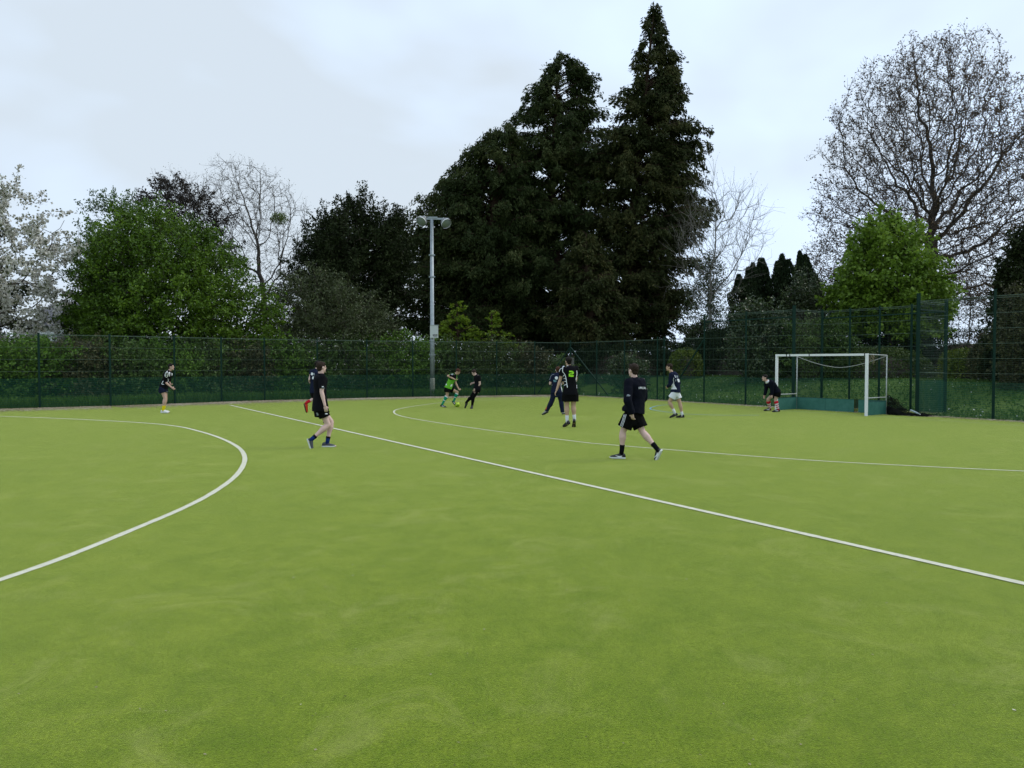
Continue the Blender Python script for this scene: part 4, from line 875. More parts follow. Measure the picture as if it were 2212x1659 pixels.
class Person:
    def __init__(s, label, zoom, Y0, theta, head_yaw, rs=1.0, vox=.010, head_pitch=0.0, skin=None, hair=None, group='footballers on the pitch'):
        s.ox, s.oy, s.sc = zoom; s.Y0 = Y0; s.rs = rs; s.vox = vox; s.skin = skin or M_skin; s.hair = hair or M_hairbr
        th = R(theta); s.F = np.array([math.cos(th), math.sin(th), 0]); s.L = np.array([-math.sin(th), math.cos(th), 0]); s.hy = R(head_yaw); s.hp = R(head_pitch); s.label = label; s.group = group; s.seed = Y0
    def P(s, q):
        x, y = q[0], q[1]; d = q[2] if len(q) > 2 else 0.0
        return at((s.ox + x * s.sc) * .8848, (s.oy + y * s.sc) * .8848, s.Y0 + d)
    def spine(s, t):
        a, b, c = s.pel, s.che, s.nek; b2 = 2 * b - .5 * (a + c)
        if t < 0: return a + (a - s.spine(.2)) * (-t / .2)
        return (1 - t) ** 2 * a + 2 * t * (1 - t) * b2 + t * t * c
    def torso(s, mb, grow, t0, t1, hem=0.0, seat=1.0, n=24):
        prof = [(-.24, .120, .100), (-.12, .160, .118), (0, .168, .122), (.18, .152, .110), (.4, .140, .104), (.6, .158, .116), (.78, .176, .122), (.90, .170, .105), (.97, .120, .080), (1.04, .066, .060)]
        tt = np.array([p[0] for p in prof]); rings = []
        for t in np.linspace(t0, t1, 14):
            w = np.interp(t, tt, [p[1] for p in prof]) * s.rs + grow; dd = np.interp(t, tt, [p[2] for p in prof]) * s.rs + grow
            if hem and t < .25: w += hem * (.25 - t) / .35; dd += hem * (.25 - t) / .35
            c = s.spine(t); tg = nrm(s.spine(t + .02) - s.spine(t - .02)); D = nrm(np.cross(tg, s.L)); Lx = nrm(np.cross(D, tg))
            rings.append([c + Lx * w * abs(math.cos(a)) ** .85 * math.copysign(1, math.cos(a)) + D * dd * abs(math.sin(a)) ** .9 * math.copysign(1, math.sin(a)) for a in np.linspace(0, 2 * math.pi, n, endpoint=False)])
        mb.loft(rings)
    def pose(s, pel, che, nek, head, arms, legs):
        s.pel, s.che, s.nek = s.P(pel), s.P(che), s.P(nek); s.hd = s.P(head)
        rs = s.rs; s.arm = {}; s.leg = {}
        for k, sg in (('l', 1), ('r', -1)):
            sh = s.spine(.90) + s.L * sg * .172 * rs; el, wr, ha = [s.P(q) for q in arms[k]]; s.arm[k] = (sh, el, wr, ha)
            hp = s.spine(-.04) + s.L * sg * .092 * rs; kn, an, he, to = [s.P(q) for q in legs[k]]
            s.leg[k] = (hp, kn, an, he, to)
        lo = min(min(s.leg[k][3][2], s.leg[k][4][2]) for k in 'lr'); s.drop = 0
        base = (s.leg['l'][4] + s.leg['r'][4]) / 2; base = np.array([base[0], base[1], 0.0])
        s.root = thing('person', s.label, 'person', tuple(base), s.group)
        # ---- head axes
        cp = math.cos(s.hp); s.hf = np.array([math.cos(s.hy) * cp, math.sin(s.hy) * cp, math.sin(s.hp)]); s.hl = np.array([-math.sin(s.hy), math.cos(s.hy), 0]); s.hu = np.cross(s.hf, s.hl)
        s.body()
    def body(s):
        rs = s.rs; mb = MB(); s.torso(mb, -.006, -.12, 1.02)
        H, F_, L_, U = s.hd, s.hf, s.hl, s.hu; k = rs
        mb.ball(H + U * .028 * k - F_ * .012 * k, (.073 * k, .092 * k, .092 * k), (L_, F_, U)); mb.ball(H - U * .045 * k + F_ * .022 * k, (.054 * k, .064 * k, .070 * k), (L_, F_, U))
        mb.ball(H + F_ * .088 * k - U * .012 * k, (.013 * k, .020 * k, .024 * k), (L_, F_, U)); mb.ball(H + F_ * .082 * k + U * .028 * k, (.034 * k, .010 * k, .009 * k), (L_, F_, U)); mb.ball(H + F_ * .070 * k - U * .092 * k, (.022 * k, .018 * k, .015 * k), (L_, F_, U))
        for g_ in (-1, 1): mb.ball(H + L_ * g_ * .077 * k - F_ * .008 * k - U * .004 * k, (.012 * k, .022 * k, .033 * k), (L_, F_, U))
        limb(mb, s.spine(.93), H - U * .055 * k - F_ * .012 * k, .064 * k, .054 * k)
        for kk, sg in (('l', 1), ('r', -1)):
            sh, el, wr, ha = s.arm[kk]
            limb(mb, sh, el, .056 * k, .041 * k, .006, .45); limb(mb, el, wr, .041 * k, .027 * k, .006, .3)
            s.hand(mb, wr, ha, sg)
            hp, kn, an, he, to = s.leg[kk]
            limb(mb, hp, kn, .088 * k, .057 * k, .010, .3); limb(mb, kn, an, .055 * k, .037 * k, .017 * k, .30)
            limb(mb, an, he * .7 + to * .3 + nrm(an - he) * .03, .036 * k, .034 * k); limb(mb, he * .8 + to * .2 + nrm(an - he) * .035, he * .15 + to * .85 + nrm(an - he) * .02, .032, .022)
        V, F = remesh(mb, s.vox, 2); s.bodyo = part('body', V, F, s.skin, s.root, True)
        # hair, eyes, mouth as parts
        mh = MB(); mh.ball(H + U * .042 * k - F_ * .026 * k, (.084 * k, .096 * k, .092 * k), (L_, F_, U), 22, 14); mh.ball(H + U * .085 * k + F_ * .032 * k, (.062 * k, .050 * k, .034 * k), (L_, F_, U)); mh.ball(H - U * .025 * k - F_ * .055 * k, (.066 * k, .045 * k, .055 * k), (L_, F_, U))
        V, F = remesh(mh, .009, 1, .006, wscale=40, seed=s.seed); part('hair', V, F, s.hair, s.root, True)
        for g_ in (-1, 1):
            me_ = MB(); me_.ball(H + F_ * .078 * k + L_ * g_ * .030 * k + U * .012 * k, (.013 * k, .008 * k, .007 * k), (L_, F_, U), 10, 6); me_.build('eye', M_eye, s.root, True)
        me_ = MB(); me_.ball(H + F_ * .084 * k - U * .052 * k, (.023 * k, .006 * k, .006 * k), (L_, F_, U), 10, 6); me_.build('mouth', M_lip, s.root, True)
    def hand(s, mb, wr, ha, sg):
        k = s.rs; d = nrm(ha - wr); side = nrm(np.cross(d, s.F)) if abs(d @ s.F) < .85 else nrm(np.cross(d, (0, 0, 1)))
        a = nrm(s.F - d * (s.F @ d)) if abs(d @ s.F) < .85 else nrm(np.cross(side, d))    # across knuckles
        pn = nrm(np.cross(d, a));
        if pn @ s.L * sg > 0: pn = -pn         # palm faces the body
        c = wr + d * .048 * k; mb.ball(c, (.040 * k, .018 * k, .052 * k), (a, pn, d), 12, 8)
        for i, (o, l1, l2) in enumerate(((.028, .036, .030), (.010, .042, .034), (-.009, .038, .032), (-.026, .030, .024))):
            p = wr + d * .088 * k + a * o * k; q = p + nrm(d + pn * .45 + a * o * 3) * l1 * k; r = q + nrm(d * .45 + pn * .9) * l2 * k
            mb.tube([p - d * .02, p, q, r], [.0105 * k, .0105 * k, .0098 * k, .0078 * k], 8); mb.ball(r, .0078 * k, None, 8, 5)
        p = wr + d * .030 * k + a * .030 * k; q = p + nrm(a + d * .9 + pn * .3) * .036 * k; r = q + nrm(d + pn * .4 + a * .2) * .030 * k
        mb.tube([p - a * .015, p, q, r], [.014 * k, .0135 * k, .012 * k, .009 * k], 8); mb.ball(r, .009 * k, None, 8, 5)
    def shirt(s, name, m, grow=.016, t0=-.06, sleeve=.75, srad=.068, erad=.062, long_=False, wr_r=.045, hem=0.02, hood=False, extra=None, wr=.007):
        mb = MB(); s.torso(mb, grow, t0, 1.0, hem)
        k = s.rs
        for kk in 'lr':
            sh, el, wr_, ha = s.arm[kk]
            if long_:
                limb(mb, sh, el, srad * k, erad * k); limb(mb, el, wr_ + nrm(ha - wr_) * .02, erad * k, wr_r * k, round_=False)
            else:
                limb(mb, sh, sh + (el - sh) * sleeve, srad * k, erad * k, round_=False); mb.ball(sh, srad * k)
        mb.tube([s.spine(.93), s.spine(.93) + nrm(s.hd - s.nek) * .075], [.085 * k, .070 * k], 16)
        if hood:
            c = s.spine(.95) - s.F * .045 + np.array([0, 0, .015])
            for a in np.linspace(0, 2 * math.pi, 14, endpoint=False): mb.ball(c + s.L * math.cos(a) * .095 + s.F * math.sin(a) * .075 + np.array([0, 0, -.025 * math.sin(a) * -1]), .042, None, 8, 6)
            mb.ball(s.spine(.84) - s.F * .115, (.11, .05, .085), (s.L, s.F, (0, 0, 1)))
        if extra: extra(mb)
        V, F = remesh(mb, max(s.vox, .010), 2, wr, seed=s.seed); o = part(name, V, F, m, s.root, True); s.top = o; s.topV, s.topF = V, F; return o
    def shorts(s, name, m, frac=.55, rad=.115, hemr=.125, waist=.12, wr=.007):
        mb = MB(); s.torso(mb, .016, -.235, waist); k = s.rs
        for kk in 'lr':
            hp, kn = s.leg[kk][:2]; limb(mb, hp, hp + (kn - hp) * frac, rad * k, hemr * k, round_=False); mb.ball(hp, rad * k)
        V, F = remesh(mb, max(s.vox, .010), 2, wr, seed=s.seed + 3); o = part(name, V, F, m, s.root, True); s.bot = o; s.botV, s.botF = V, F; return o
    def trousers(s, name, m, ankle=.060, knee=.078, rad=.105):
        mb = MB(); s.torso(mb, .016, -.235, .1); k = s.rs
        for kk in 'lr':
            hp, kn, an = s.leg[kk][:3]; limb(mb, hp, kn, rad * k, knee * k); limb(mb, kn, an + (an - kn) * .10, knee * k, ankle * k, .014, .3, round_=False)
        V, F = remesh(mb, max(s.vox, .010), 2, .009, seed=s.seed + 3); o = part(name, V, F, m, s.root, True); s.bot = o; s.botV, s.botF = V, F; return o
    def socks(s, m, frac=.3, bands=(), mb_=None, top=None):
        for kk in 'lr':
            hp, kn, an, he, to = s.leg[kk]; k = s.rs
            def rad(t): return (.055 + (.037 - .055) * t + .017 * math.exp(-((t - .30) / .22) ** 2)) * k + .006
            mb = MB(); ts = np.linspace(1 - frac, 1.0, 8); pts = [kn + (an - kn) * t for t in ts]; rr = [rad(t) for t in ts]
            pts.append(an + (he * .7 + to * .3 - an) * .6); rr.append(.042 * k); mb.tube(pts, rr, 16); o = mb.build('sock', m, s.root, True)
            for (a, b, mm) in bands:
                mb = MB(); ts = [1 - frac * a, 1 - frac * (a + b) / 2, 1 - frac * b]; mb.tube([kn + (an - kn) * t for t in ts], [rad(t) + .003 for t in ts], 16, False); mb.build('band', mm, o, True)
    def shoes(s, m, sole, logo=None, lace=None):
        for kk in 'lr':
            hp, kn, an, he, to = s.leg[kk]; d = nrm(to - he); L = .285 * s.rs; c = (he + to) / 2; he2 = he; u = an - (he + d * .25 * L); u = nrm(u - d * (u @ d)); w = np.cross(d, u)
            st = ((0, .028, .070), (.06, .036, .098), (.22, .039, .108), (.40, .042, .094), (.58, .047, .074), (.76, .051, .060), (.90, .044, .050), (.98, .024, .032))
            rings = []
            for t, hw, hh in st:
                p = he2 + d * L * t; rings.append([p + w * hw * abs(math.cos(a)) ** .7 * math.copysign(1, math.cos(a)) + u * (.020 + (hh - .020) * (.5 + .5 * math.sin(a))) for a in np.linspace(0, 2 * math.pi, 16, endpoint=False)])
            mb = MB(); mb.loft(rings); o = mb.build('shoe', m, s.root, True)
            rings = []
            for t, hw, hh in ((-.012, .020, 0),) + st + ((1.01, .012, 0),):
                p = he2 + d * L * t; q = hw + .004; z1 = .026; z0 = .008 if t > .95 or t < 0 else 0.0
                rings.append([p - w * q + u * z0, p + w * q + u * z0, p + w * q + u * z1, p - w * q + u * z1])
            mb = MB(); mb.loft(rings); mb.build('sole', sole, o, False)
            if lace:
                mb = MB()
                for t, hh in ((.34, .086), (.42, .078), (.50, .070), (.58, .063)): mb.bar(he2 + d * L * t - w * .022 + u * (hh + .001), he2 + d * L * t + w * .022 + u * (hh + .001), .006, .004)
                mb.build('laces', lace, o)
            if logo:
                near = w if w[1] < 0 else -w
                mb = MB(); pts = [(.24, .052), (.34, .034), (.46, .038), (.66, .058)]; ww = [.014, .032, .024, .006]; pp = catmull([np.array([a, b, 0]) for a, b in pts], 5); n = len(pp); Vv = []
                for i, q in enumerate(pp):
                    hwid = np.interp(i / (n - 1), np.linspace(0, 1, 4), ww) / 2; hw = np.interp(q[0], [x[0] for x in st], [x[1] for x in st]) + .0035
                    for sgn in (-1, 1): Vv.append(he2 + d * L * q[0] + near * hw + u * (q[1] + sgn * hwid))
                mb.add(Vv, [(2 * i, 2 * i + 1, 2 * i + 3, 2 * i + 2) for i in range(n - 1)]); mb.build('swoosh', logo, o)
    def _drape(s, V2, F, name, m, which, off=.004):
        V, Fc = (s.topV, s.topF) if which == 'top' else (s.botV, s.botF); par = s.top if which == 'top' else s.bot
        bvh = BVHTree.FromPolygons([tuple(v) for v in V], Fc); C0 = np.array([0, 0, CAM_H]); W = []; ok = []
        for v in V2:
            d = nrm(v - C0); h = bvh.ray_cast(Vector(v - d * 1.2), Vector(d), 3.0)
            if h[0] is None: W.append(v); ok.append(False)
            else: W.append(np.array(h[0]) + np.array(h[1]) * off); ok.append(True)
        F = [f for f in F if all(ok[i] for i in f) and max(np.linalg.norm(W[f[0]] - W[f[2]]), np.linalg.norm(W[f[1]] - W[f[-1]])) < .09]
        if F:
            used = sorted({i for f in F for i in f}); mp_ = {j: i for i, j in enumerate(used)}; part(name, [W[j] for j in used], [tuple(mp_[i] for i in f) for f in F], m, par, True)
    def stroke(s, pts, w, name, m, which='top', rows=3):
        P = catmull([s.P(q) for q in pts], 8); P = np.array(P); D = np.gradient(P, axis=0); D /= np.linalg.norm(D, axis=1, keepdims=True) + 1e-9; vd = nrm(P.mean(0) - np.array([0, 0, CAM_H])); S = np.cross(D, vd); n = len(P); V = []
        for r in range(rows): V += list(P + S * w * (r / (rows - 1) - .5))
        s._drape(V, [(r * n + i, r * n + i + 1, (r + 1) * n + i + 1, (r + 1) * n + i) for r in range(rows - 1) for i in range(n - 1)], name, m, which)
    def patch(s, poly, name, m, which='top', step=None, off=.004):
        xs_ = [p[0] for p in poly]; ys_ = [p[1] for p in poly]; mpp = s.sc * .8848 * s.Y0 / FOC; st = step or .010 / mpp
        def ins(x, y):
            c = False; j = len(poly) - 1
            for i in range(len(poly)):
                if (poly[i][1] > y) != (poly[j][1] > y) and x < (poly[j][0] - poly[i][0]) * (y - poly[i][1]) / (poly[j][1] - poly[i][1]) + poly[i][0]: c = not c
                j = i
            return c
        gx = np.arange(min(xs_), max(xs_) + st, st); gy = np.arange(min(ys_), max(ys_) + st, st); V = [s.P((x, y)) for y in gy for x in gx]; nx_ = len(gx)
        F = [(j * nx_ + i, j * nx_ + i + 1, (j + 1) * nx_ + i + 1, (j + 1) * nx_ + i) for j in range(len(gy) - 1) for i in range(nx_ - 1) if ins(gx[i] + st / 2, gy[j] + st / 2)]
        s._drape(V, F, name, m, which, off)
    def text(s, txt, x, y, w, h, name, m, which='top', bold=.02):
        c = bpy.data.curves.new('t', 'FONT'); c.body = txt; c.offset = bold; c.resolution_u = 2; ob = bpy.data.objects.new('t', c); scene.collection.objects.link(ob); bpy.context.view_layer.update()
        me = bpy.data.meshes.new_from_object(ob.evaluated_get(bpy.context.evaluated_depsgraph_get())); v = np.array([p.co[:] for p in me.vertices]); F = [tuple(p.vertices) for p in me.polygons]
        bpy.data.objects.remove(ob); bpy.data.curves.remove(c); bpy.data.meshes.remove(me)
        v = (v - v.min(0)) / (np.ptp(v, axis=0) + 1e-9); V = [s.P((x + w * q[0], y + h * (1 - q[1]))) for q in v]; s._drape(V, F, name, m, which, .005)

ZA = (720, 870, .14461); ZB = (370, 870, .0904); ZC = (1060, 880, .07834); ZD = (1310, 860, .1206); ZE = (1470, 870, .16875); ZF = (1840, 840, .16275)

# black shirted man, grey trainers
p = Person('man in black t-shirt, black shorts and grey trainers, seen from behind', ZA, 15.95, 25, 42, 1.03, .008, skin=M_skinpink, hair=M_hairbr)
p.pose((428, 850), (425, 520), (440, 325), (452, 190), dict(r=[(452, 600, -.22), (508, 835, -.26), (530, 925, -.24)], l=[(470, 600, .30), (485, 790, .22), (500, 860, .2)]),
       dict(r=[(560, 1155, -.05), (302, 1385, -.2), (205, 1395, -.2), (262, 1552, -.2)], l=[(612, 1105, .12), (555, 1410, .05), (462, 1530, .05), (712, 1528, .02)]))
p.shirt('t_shirt', C_black, .022, -.10, .78, .074, .068, hem=.03); p.shorts('shorts', C_black2, .52, .112, .118); p.socks(C_blue, .18, ((1.02, .45, C_black),)); p.shoes(C_grey, C_sole, None, C_printgrey)
p.patch([(455, 503), (488, 508), (484, 520), (458, 518)], 'sleeve_logo', C_printw); p.patch([(440, 530), (505, 534), (505, 540), (440, 536)], 'sleeve_lettering', C_printgrey)
p.patch([(510, 962), (552, 962), (548, 975), (515, 978)], 'shorts_logo', C_printw, 'bot'); p.patch([(362, 950), (395, 955), (400, 1000), (372, 995)], 'shorts_crest', C_printgrey, 'bot')

# half hidden player with red boots
p = Person('player half hidden behind the black shirted man, one red boot kicked up behind', ZA, 22.1, 60, 55, 1.0, .011, skin=M_skinpink, hair=M_hairb)
p.pose((352, 590), (345, 380), (365, 232), (392, 145), dict(l=[(262, 350, .05), (242, 392, -.05), (248, 420, 0)], r=[(440, 380), (450, 460, .2), (455, 500, .3)]),
       dict(l=[(368, 695, .05), (205, 775, -.1), (150, 800, -.1), (178, 900, -.1)], r=[(440, 860, .1), (505, 1070, .0), (480, 1122, 0), (560, 1132, .1)]))
p.shirt('jersey', C_navy, .018, -.06, .6, hem=.01); p.shorts('shorts', C_black2, .5, .11, .115); p.socks(C_red, .3); p.shoes(C_redshoe, C_soled)
p.patch([(275, 278), (300, 275), (312, 290), (305, 318), (282, 322), (270, 305)], 'chest_crest', C_printw); p.patch([(312, 283), (335, 283), (335, 320), (316, 320)], 'sponsor_lettering', C_printgrey); p.patch([(296, 342), (354, 340), (342, 388), (292, 382)], 'number_panel', C_printw)
p.patch([(312, 540), (345, 535), (338, 570), (318, 575)], 'shorts_logo', C_printw, 'bot')

# yellow socks
p = Person('man in yellow socks and navy shorts leaning forward by the left fence', ZB, 26.6, 5, 0, 1.0, .011, skin=M_skin, hair=M_hairb)
p.pose((322, 850), (405, 580), (470, 410), (535, 290), dict(r=[(350, 680, -.1), (535, 835, -.1), (590, 870, -.1)], l=[(470, 700, .25), (515, 755, .2), (535, 765, .15)]),
       dict(r=[(365, 1135, -.08), (310, 1430, -.1), (250, 1525, -.1), (490, 1530, -.1)], l=[(385, 1125, .12), (330, 1420, .15), (275, 1510, .15), (500, 1510, .15)]))
p.shirt('rugby_shirt', C_black, .016, -.02, .85, .070, .068, hem=.01); p.shorts('shorts', C_navy, .40, .118, .122); p.socks(C_yellow, .34); p.shoes(C_shoewhite, C_sole)
p.stroke([(440, 390), (385, 450), (365, 520), (395, 560), (435, 540), (455, 470), (490, 430), (485, 540)], .022, 'shoulder_stripe', C_printw)
for y in (440, 478, 515): p.stroke([(375, y), (415, y - 6), (450, y + 4)], .018, 'shoulder_stripe', C_printw)
p.stroke([(440, 600), (450, 650), (435, 695)], .014, 'side_stripe', C_printw); p.stroke([(315, 665), (280, 745), (335, 755)], .020, 'side_stripe', C_printw); p.patch([(540, 430), (560, 450), (560, 510), (540, 520)], 'crest', C_printw)
p.patch([(395, 945), (430, 945), (430, 970), (395, 970)], 'shorts_logo', C_printgrey, 'bot')

# green dribbler
p = Person('player in a green and black shirt with hooped green socks dribbling the ball', ZC, 30.2, -12, -25, 1.0, .011, head_pitch=-35, skin=M_skintan, hair=M_hairr)
p.pose((440, 855), (540, 610), (640, 440), (740, 355), dict(r=[(425, 480, -.22), (640, 590, -.25), (685, 600, -.22)], l=[(665, 700, .15), (762, 885, .1), (800, 915, .05)]),
       dict(r=[(405, 1080, -.1), (262, 1345, -.1), (185, 1430, -.1), (330, 1466, -.1)], l=[(720, 985, .1), (615, 1255, .12), (545, 1280, .1), (655, 1420, .1)]))
p.shirt('jersey', C_green, .020, -.02, .7, .074, .070, hem=.02); p.shorts('shorts', C_black2, .55, .115, .125); p.socks(C_sockgreen, .88, ((1.0, .90, C_white), (.48, .40, C_white))); p.shoes(C_shoeblack, C_soled, C_printw)
p.patch([(500, 390), (560, 380), (640, 400), (700, 430), (720, 520), (690, 560), (640, 600), (480, 600), (455, 545), (480, 470)], 'black_yoke', C_black, off=.005)
p.patch([(345, 680), (385, 690), (395, 775), (335, 770)], 'white_side_panel', C_white); p.patch([(525, 740), (570, 740), (560, 770), (530, 815), (490, 810), (520, 775)], 'white_hem_panel', C_white, off=.006)
p.stroke([(635, 420), (605, 460), (570, 482)], .016, 'trim', C_printw); p.stroke([(712, 470), (712, 520), (680, 560)], .016, 'trim', C_printw); p.patch([(490, 410), (540, 395), (600, 410), (590, 450), (540, 460)], 'shoulder_pattern', C_printgrey, off=.008)
bc = p.P((725, 1362, -.05)); bc[2] = .112
bt = thing('football', 'yellow green football at the feet of the green shirted dribbler', 'ball', (bc[0], bc[1], 0))
mb = MB(); mb.ball(bc, .11, None, 28, 16); mb.build('ball_shell', mat('ball_yellow', (.45, .62, .03), .4, .5), bt, True)
def ballpatch(ax, r0):
    ax = nrm(ax); a = nrm(np.cross(ax, (.3, .2, .9))); b = np.cross(ax, a); Vb = [bc + ax * .1115]; 
    for k in range(10): t = k * .6283; rr_k = r0 * (1 if k % 2 else .55); v = nrm(ax + (a * math.cos(t) + b * math.sin(t)) * rr_k); Vb.append(bc + v * .1115)
    part('panel', Vb, [(0, 1 + k, 1 + (k + 1) % 10) for k in range(10)], mat('ball_dark_green', (.06, .16, .02), .4, .5), bt)
for ax in ((.3, -1, -.25), (-.7, -.6, .3), (0, -.3, 1), (.9, -.2, .3), (-.3, -.8, -.7), (.2, 1, .2), (-.8, .5, -.2), (.7, .6, -.5)): ballpatch(ax, .42)

# all black defender
p = Person('player dressed all in black with long black leggings facing the dribbler', ZC, 29.4, 205, 215, .98, .011, head_pitch=-30, skin=M_skinpink, hair=M_hairbr)
p.pose((1340, 880), (1355, 650), (1330, 470), (1240, 385), dict(l=[(1425, 735, -.12), (1295, 885, -.12), (1250, 930, -.12)], r=[(1275, 690, .15), (1190, 712, .1), (1145, 735, .05)]),
       dict(r=[(1165, 1130, .05), (1000, 1310, .1), (975, 1290, .1), (945, 1470, .1)], l=[(1215, 1170, -.08), (1185, 1390, -.05), (1190, 1440, .02), (1165, 1500, -.14)]))
p.shirt('t_shirt', C_black, .016, -.08, .6, hem=.01); p.trousers('leggings', C_black2, .048, .066, .098); p.shoes(C_shoeblack, C_soled)

# tracksuit
p = Person('player in a navy tracksuit with orange stripes, half hidden by the number 2 player', ZD, 25.5, 85, 100, .98, .011, skin=M_skinpink, hair=M_hairr)
p.pose((405, 800), (405, 590), (425, 440), (428, 362, .03), dict(l=[(272, 640), (300, 610, .22), (320, 590, .3)], r=[(520, 620, .1), (535, 640, .2), (520, 650, .25)]),
       dict(l=[(310, 990), (205, 1175), (235, 1215, -.05), (115, 1275, .12)], r=[(495, 990, .05), (525, 1195), (530, 1255, -.04), (560, 1255, .22)]))
p.shirt('training_top', C_navy, .022, -.06, .75, .070, .066, hem=.03); p.trousers('tracksuit_trousers', C_navy, .066, .082, .108); p.shoes(C_shoegrey2, C_soled)
p.patch([(375, 500), (400, 488), (425, 495), (435, 520), (425, 545), (400, 553), (378, 540), (368, 520)], 'back_crest', C_printw); p.patch([(335, 560), (365, 555), (405, 570), (400, 600), (350, 605)], 'back_logo', C_printteal)
p.patch([(300, 650), (316, 660), (280, 778), (250, 768)], 'side_panel', C_white); p.stroke([(505, 590), (495, 680), (520, 800)], .022, 'side_panel', C_white); p.stroke([(360, 445), (300, 470), (265, 560)], .012, 'sleeve_stripe', C_printgrey)
p.stroke([(290, 810), (250, 950), (185, 1160)], .030, 'leg_stripe', C_orange, 'bot'); p.stroke([(530, 850), (545, 940)], .026, 'leg_stripe', C_orange, 'bot')

# number two
p = Person('player with a lime green number 2 on the back of his black shirt', ZD, 20.85, 97, 118, 1.08, .009, skin=M_skintan, hair=M_hairb)
p.pose((683, 830), (680, 520), (655, 290), (640, 190), dict(l=[(478, 560, -.02), (405, 770, -.02), (368, 850, -.02)], r=[(795, 560, .12), (720, 700, .28), (690, 740, .3)]),
       dict(l=[(612, 1085, 0), (618, 1370, -.02), (668, 1440, -.14), (535, 1522, .10)], r=[(745, 1085, .02), (765, 1350, 0), (762, 1395, -.12), (752, 1522, .08)]))
p.shirt('rugby_shirt', C_black, .022, -.05, .66, .080, .074, hem=.02); p.shorts('shorts', C_black2, .60, .125, .138); p.socks(C_white, .32); p.shoes(C_shoeblack, C_soled)
two = [(662, 388), (740, 392), (742, 428), (672, 438), (664, 478), (745, 486)]
def glyph(poly): p.patch(poly, 'number_two', C_neon, off=.006)
glyph([(658, 376), (735, 380), (753, 398), (753, 430), (735, 447), (684, 447), (684, 462), (752, 466), (742, 498), (655, 492), (652, 440), (668, 425), (722, 423), (724, 410), (660, 405)])
p.stroke([(640, 268), (560, 285), (532, 300), (528, 390), (560, 430), (590, 500), (625, 715)], .020, 'piping', C_printw)
for a, b in (((535, 490), (575, 462)), ((528, 555), (592, 530)), ((528, 610), (600, 590)), ((550, 682), (612, 655))): p.stroke([a, ((a[0] + b[0]) / 2 - 5, (a[1] + b[1]) / 2 - 8), b], .016, 'piping', C_printw)
p.stroke([(522, 318), (480, 345), (458, 400)], .014, 'piping', C_printw); p.stroke([(812, 370), (815, 450), (798, 545), (812, 620), (818, 730)], .018, 'piping', C_printw)

# navy hoodie, white shorts
p = Person('young man in a navy hooded top and white shorts walking left near the goal', ZE, 24.3, 150, 160, 1.0, .010, skin=M_skintan, hair=M_hairbr)
p.pose((1062, 515), (1058, 370), (1010, 240), (970, 160), dict(l=[(985, 410, -.12), (952, 430, .02), (945, 445, .05)], r=[(1110, 385, .1), (1050, 430, .3), (1020, 430, .3)]),
       dict(l=[(972, 660, -.02), (1045, 800, -.05), (1095, 852, -.05), (980, 892, -.05)], r=[(1125, 680, .05), (1158, 845, .05), (1188, 884, 0), (1098, 886, .12)]))
p.shirt('hooded_top', C_navy, .030, -.02, 1, .076, .070, True, .05, hem=.01, hood=True); p.shorts('shorts', C_white, .56, .110, .128); p.socks(C_white, .28); p.shoes(C_soled, C_shoeblack)
p.patch([(1035, 375), (1050, 420), (1085, 478), (980, 478), (1005, 420)], 'white_side_panel', C_white); p.stroke([(1038, 310), (1030, 345), (1040, 380)], .016, 'piping', C_printw); p.patch([(1080, 325), (1118, 328), (1122, 375), (1098, 372)], 'back_panel_print', C_printw)
p.patch([(1045, 272), (1055, 275), (1068, 305), (1058, 308)], 'letter_stroke', C_printw); p.patch([(1070, 278), (1098, 278), (1098, 310), (1074, 308)], 'back_lettering', C_printgrey); p.patch([(1055, 335), (1072, 338), (1070, 362), (1056, 358)], 'small_logo', C_printgrey)

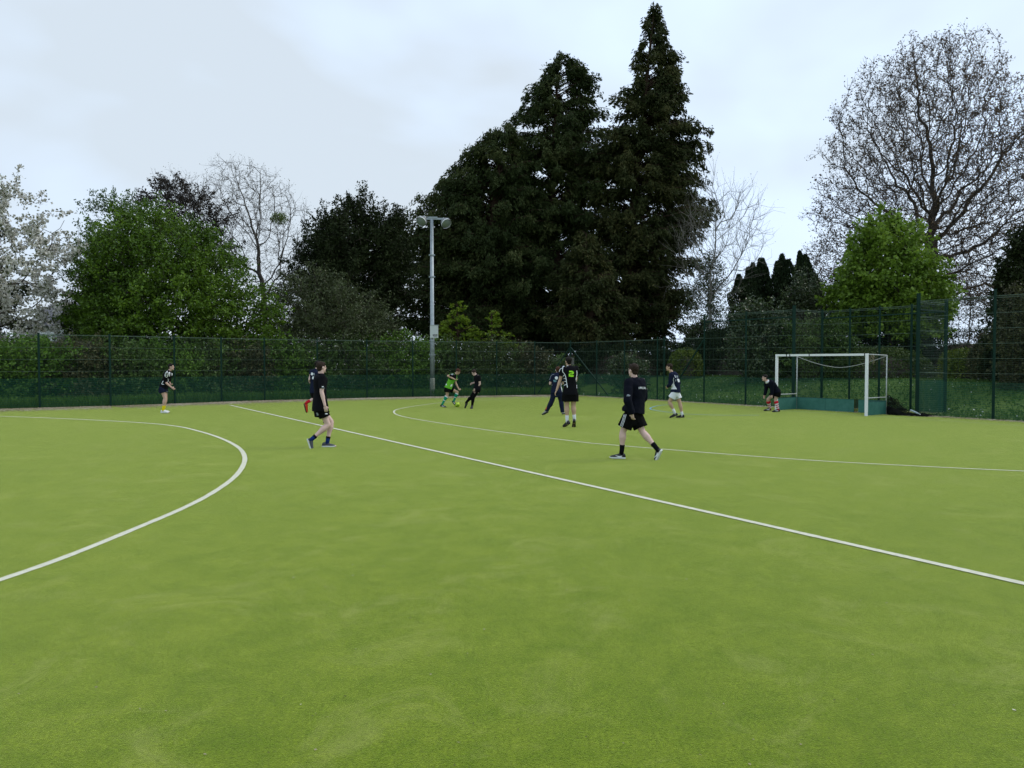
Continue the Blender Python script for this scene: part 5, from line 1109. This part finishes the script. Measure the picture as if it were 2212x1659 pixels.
# keeper
p = Person('crouching player in dark long sleeved shirt and red and white hooped socks guarding the goal', ZF, 27.3, 195, 185, 1.0, .010, skin=M_skin, hair=M_hairb)
p.pose((335, 725), (285, 630), (215, 570), (165, 510), dict(l=[(275, 700, -.15), (275, 760, -.18), (275, 790, -.18)], r=[(185, 680, .15), (170, 765, .1), (155, 800, .1)]),
       dict(l=[(328, 835, -.08), (365, 975, -.1), (392, 1012, -.1), (292, 1020, -.1)], r=[(215, 830, .15), (242, 965, .3), (262, 995, .3), (162, 1003, .3)]))
p.shirt('rugby_shirt', C_navy2, .028, .0, 1, .078, .072, True, .052, hem=.02); p.shorts('shorts', C_black2, .55, .12, .128); p.socks(C_red, .85, ((.70, .56, C_white), (.44, .32, C_white), (.18, .08, C_white))); p.shoes(C_shoeblack, C_soled, C_printw)
mb = MB(); c = p.spine(1.0)
mb.tube([c - p.hu * .01, c + nrm(p.hd - p.nek) * .06], [.095, .075], 16); mb.build('collar', C_white, p.root, True)

# hooded man, foreground
p = Person('man in a black hooded top and black shorts with three white side stripes striding left', ZE, 14.0, 132, 128, 1.04, .0075, skin=M_skinpink, hair=M_hairbr)
def belly(mb):
    q = p.P((290, 755, -.02)); mb.tube([p.spine(.22), p.spine(.14) * .45 + q * .55, q], [.17, .12, .03], 12)
p.pose((448, 850), (485, 560), (470, 335), (447, 205), dict(l=[(368, 640, -.28), (430, 820, -.26), (442, 895, -.24)], r=[(600, 600, .12), (480, 740, .3), (430, 750, .32)]),
       dict(l=[(300, 1090, -.02), (287, 1350, 0), (335, 1478, 0), (112, 1470, 0)], r=[(585, 1095, .0), (785, 1325, -.15), (868, 1362, -.22), (792, 1512, -.12)]))
p.shirt('hooded_top', C_navy2, .050, .06, 1, .090, .080, True, .055, hem=.015, hood=True, extra=belly, wr=.010); p.shorts('shorts', C_black2, .72, .128, .134, wr=.010); p.socks(C_black, .28); p.shoes(C_shoeblack, C_sole, C_printw, C_printgrey)
for dx in (0, 16, 32): p.stroke([(318 + dx, 842), (290 + dx, 940), (252 + dx * 1.15, 1035)], .007, 'side_stripe', C_printw, 'bot')
p.text('OFFICIAL', 525, 441, 106, 32, 'back_lettering', C_printw); p.patch([(345, 562), (365, 552), (395, 556), (408, 568), (380, 566)], 'sleeve_logo', C_printgrey); p.patch([(350, 570), (410, 571), (400, 577), (355, 577)], 'sleeve_lettering', C_printgrey)
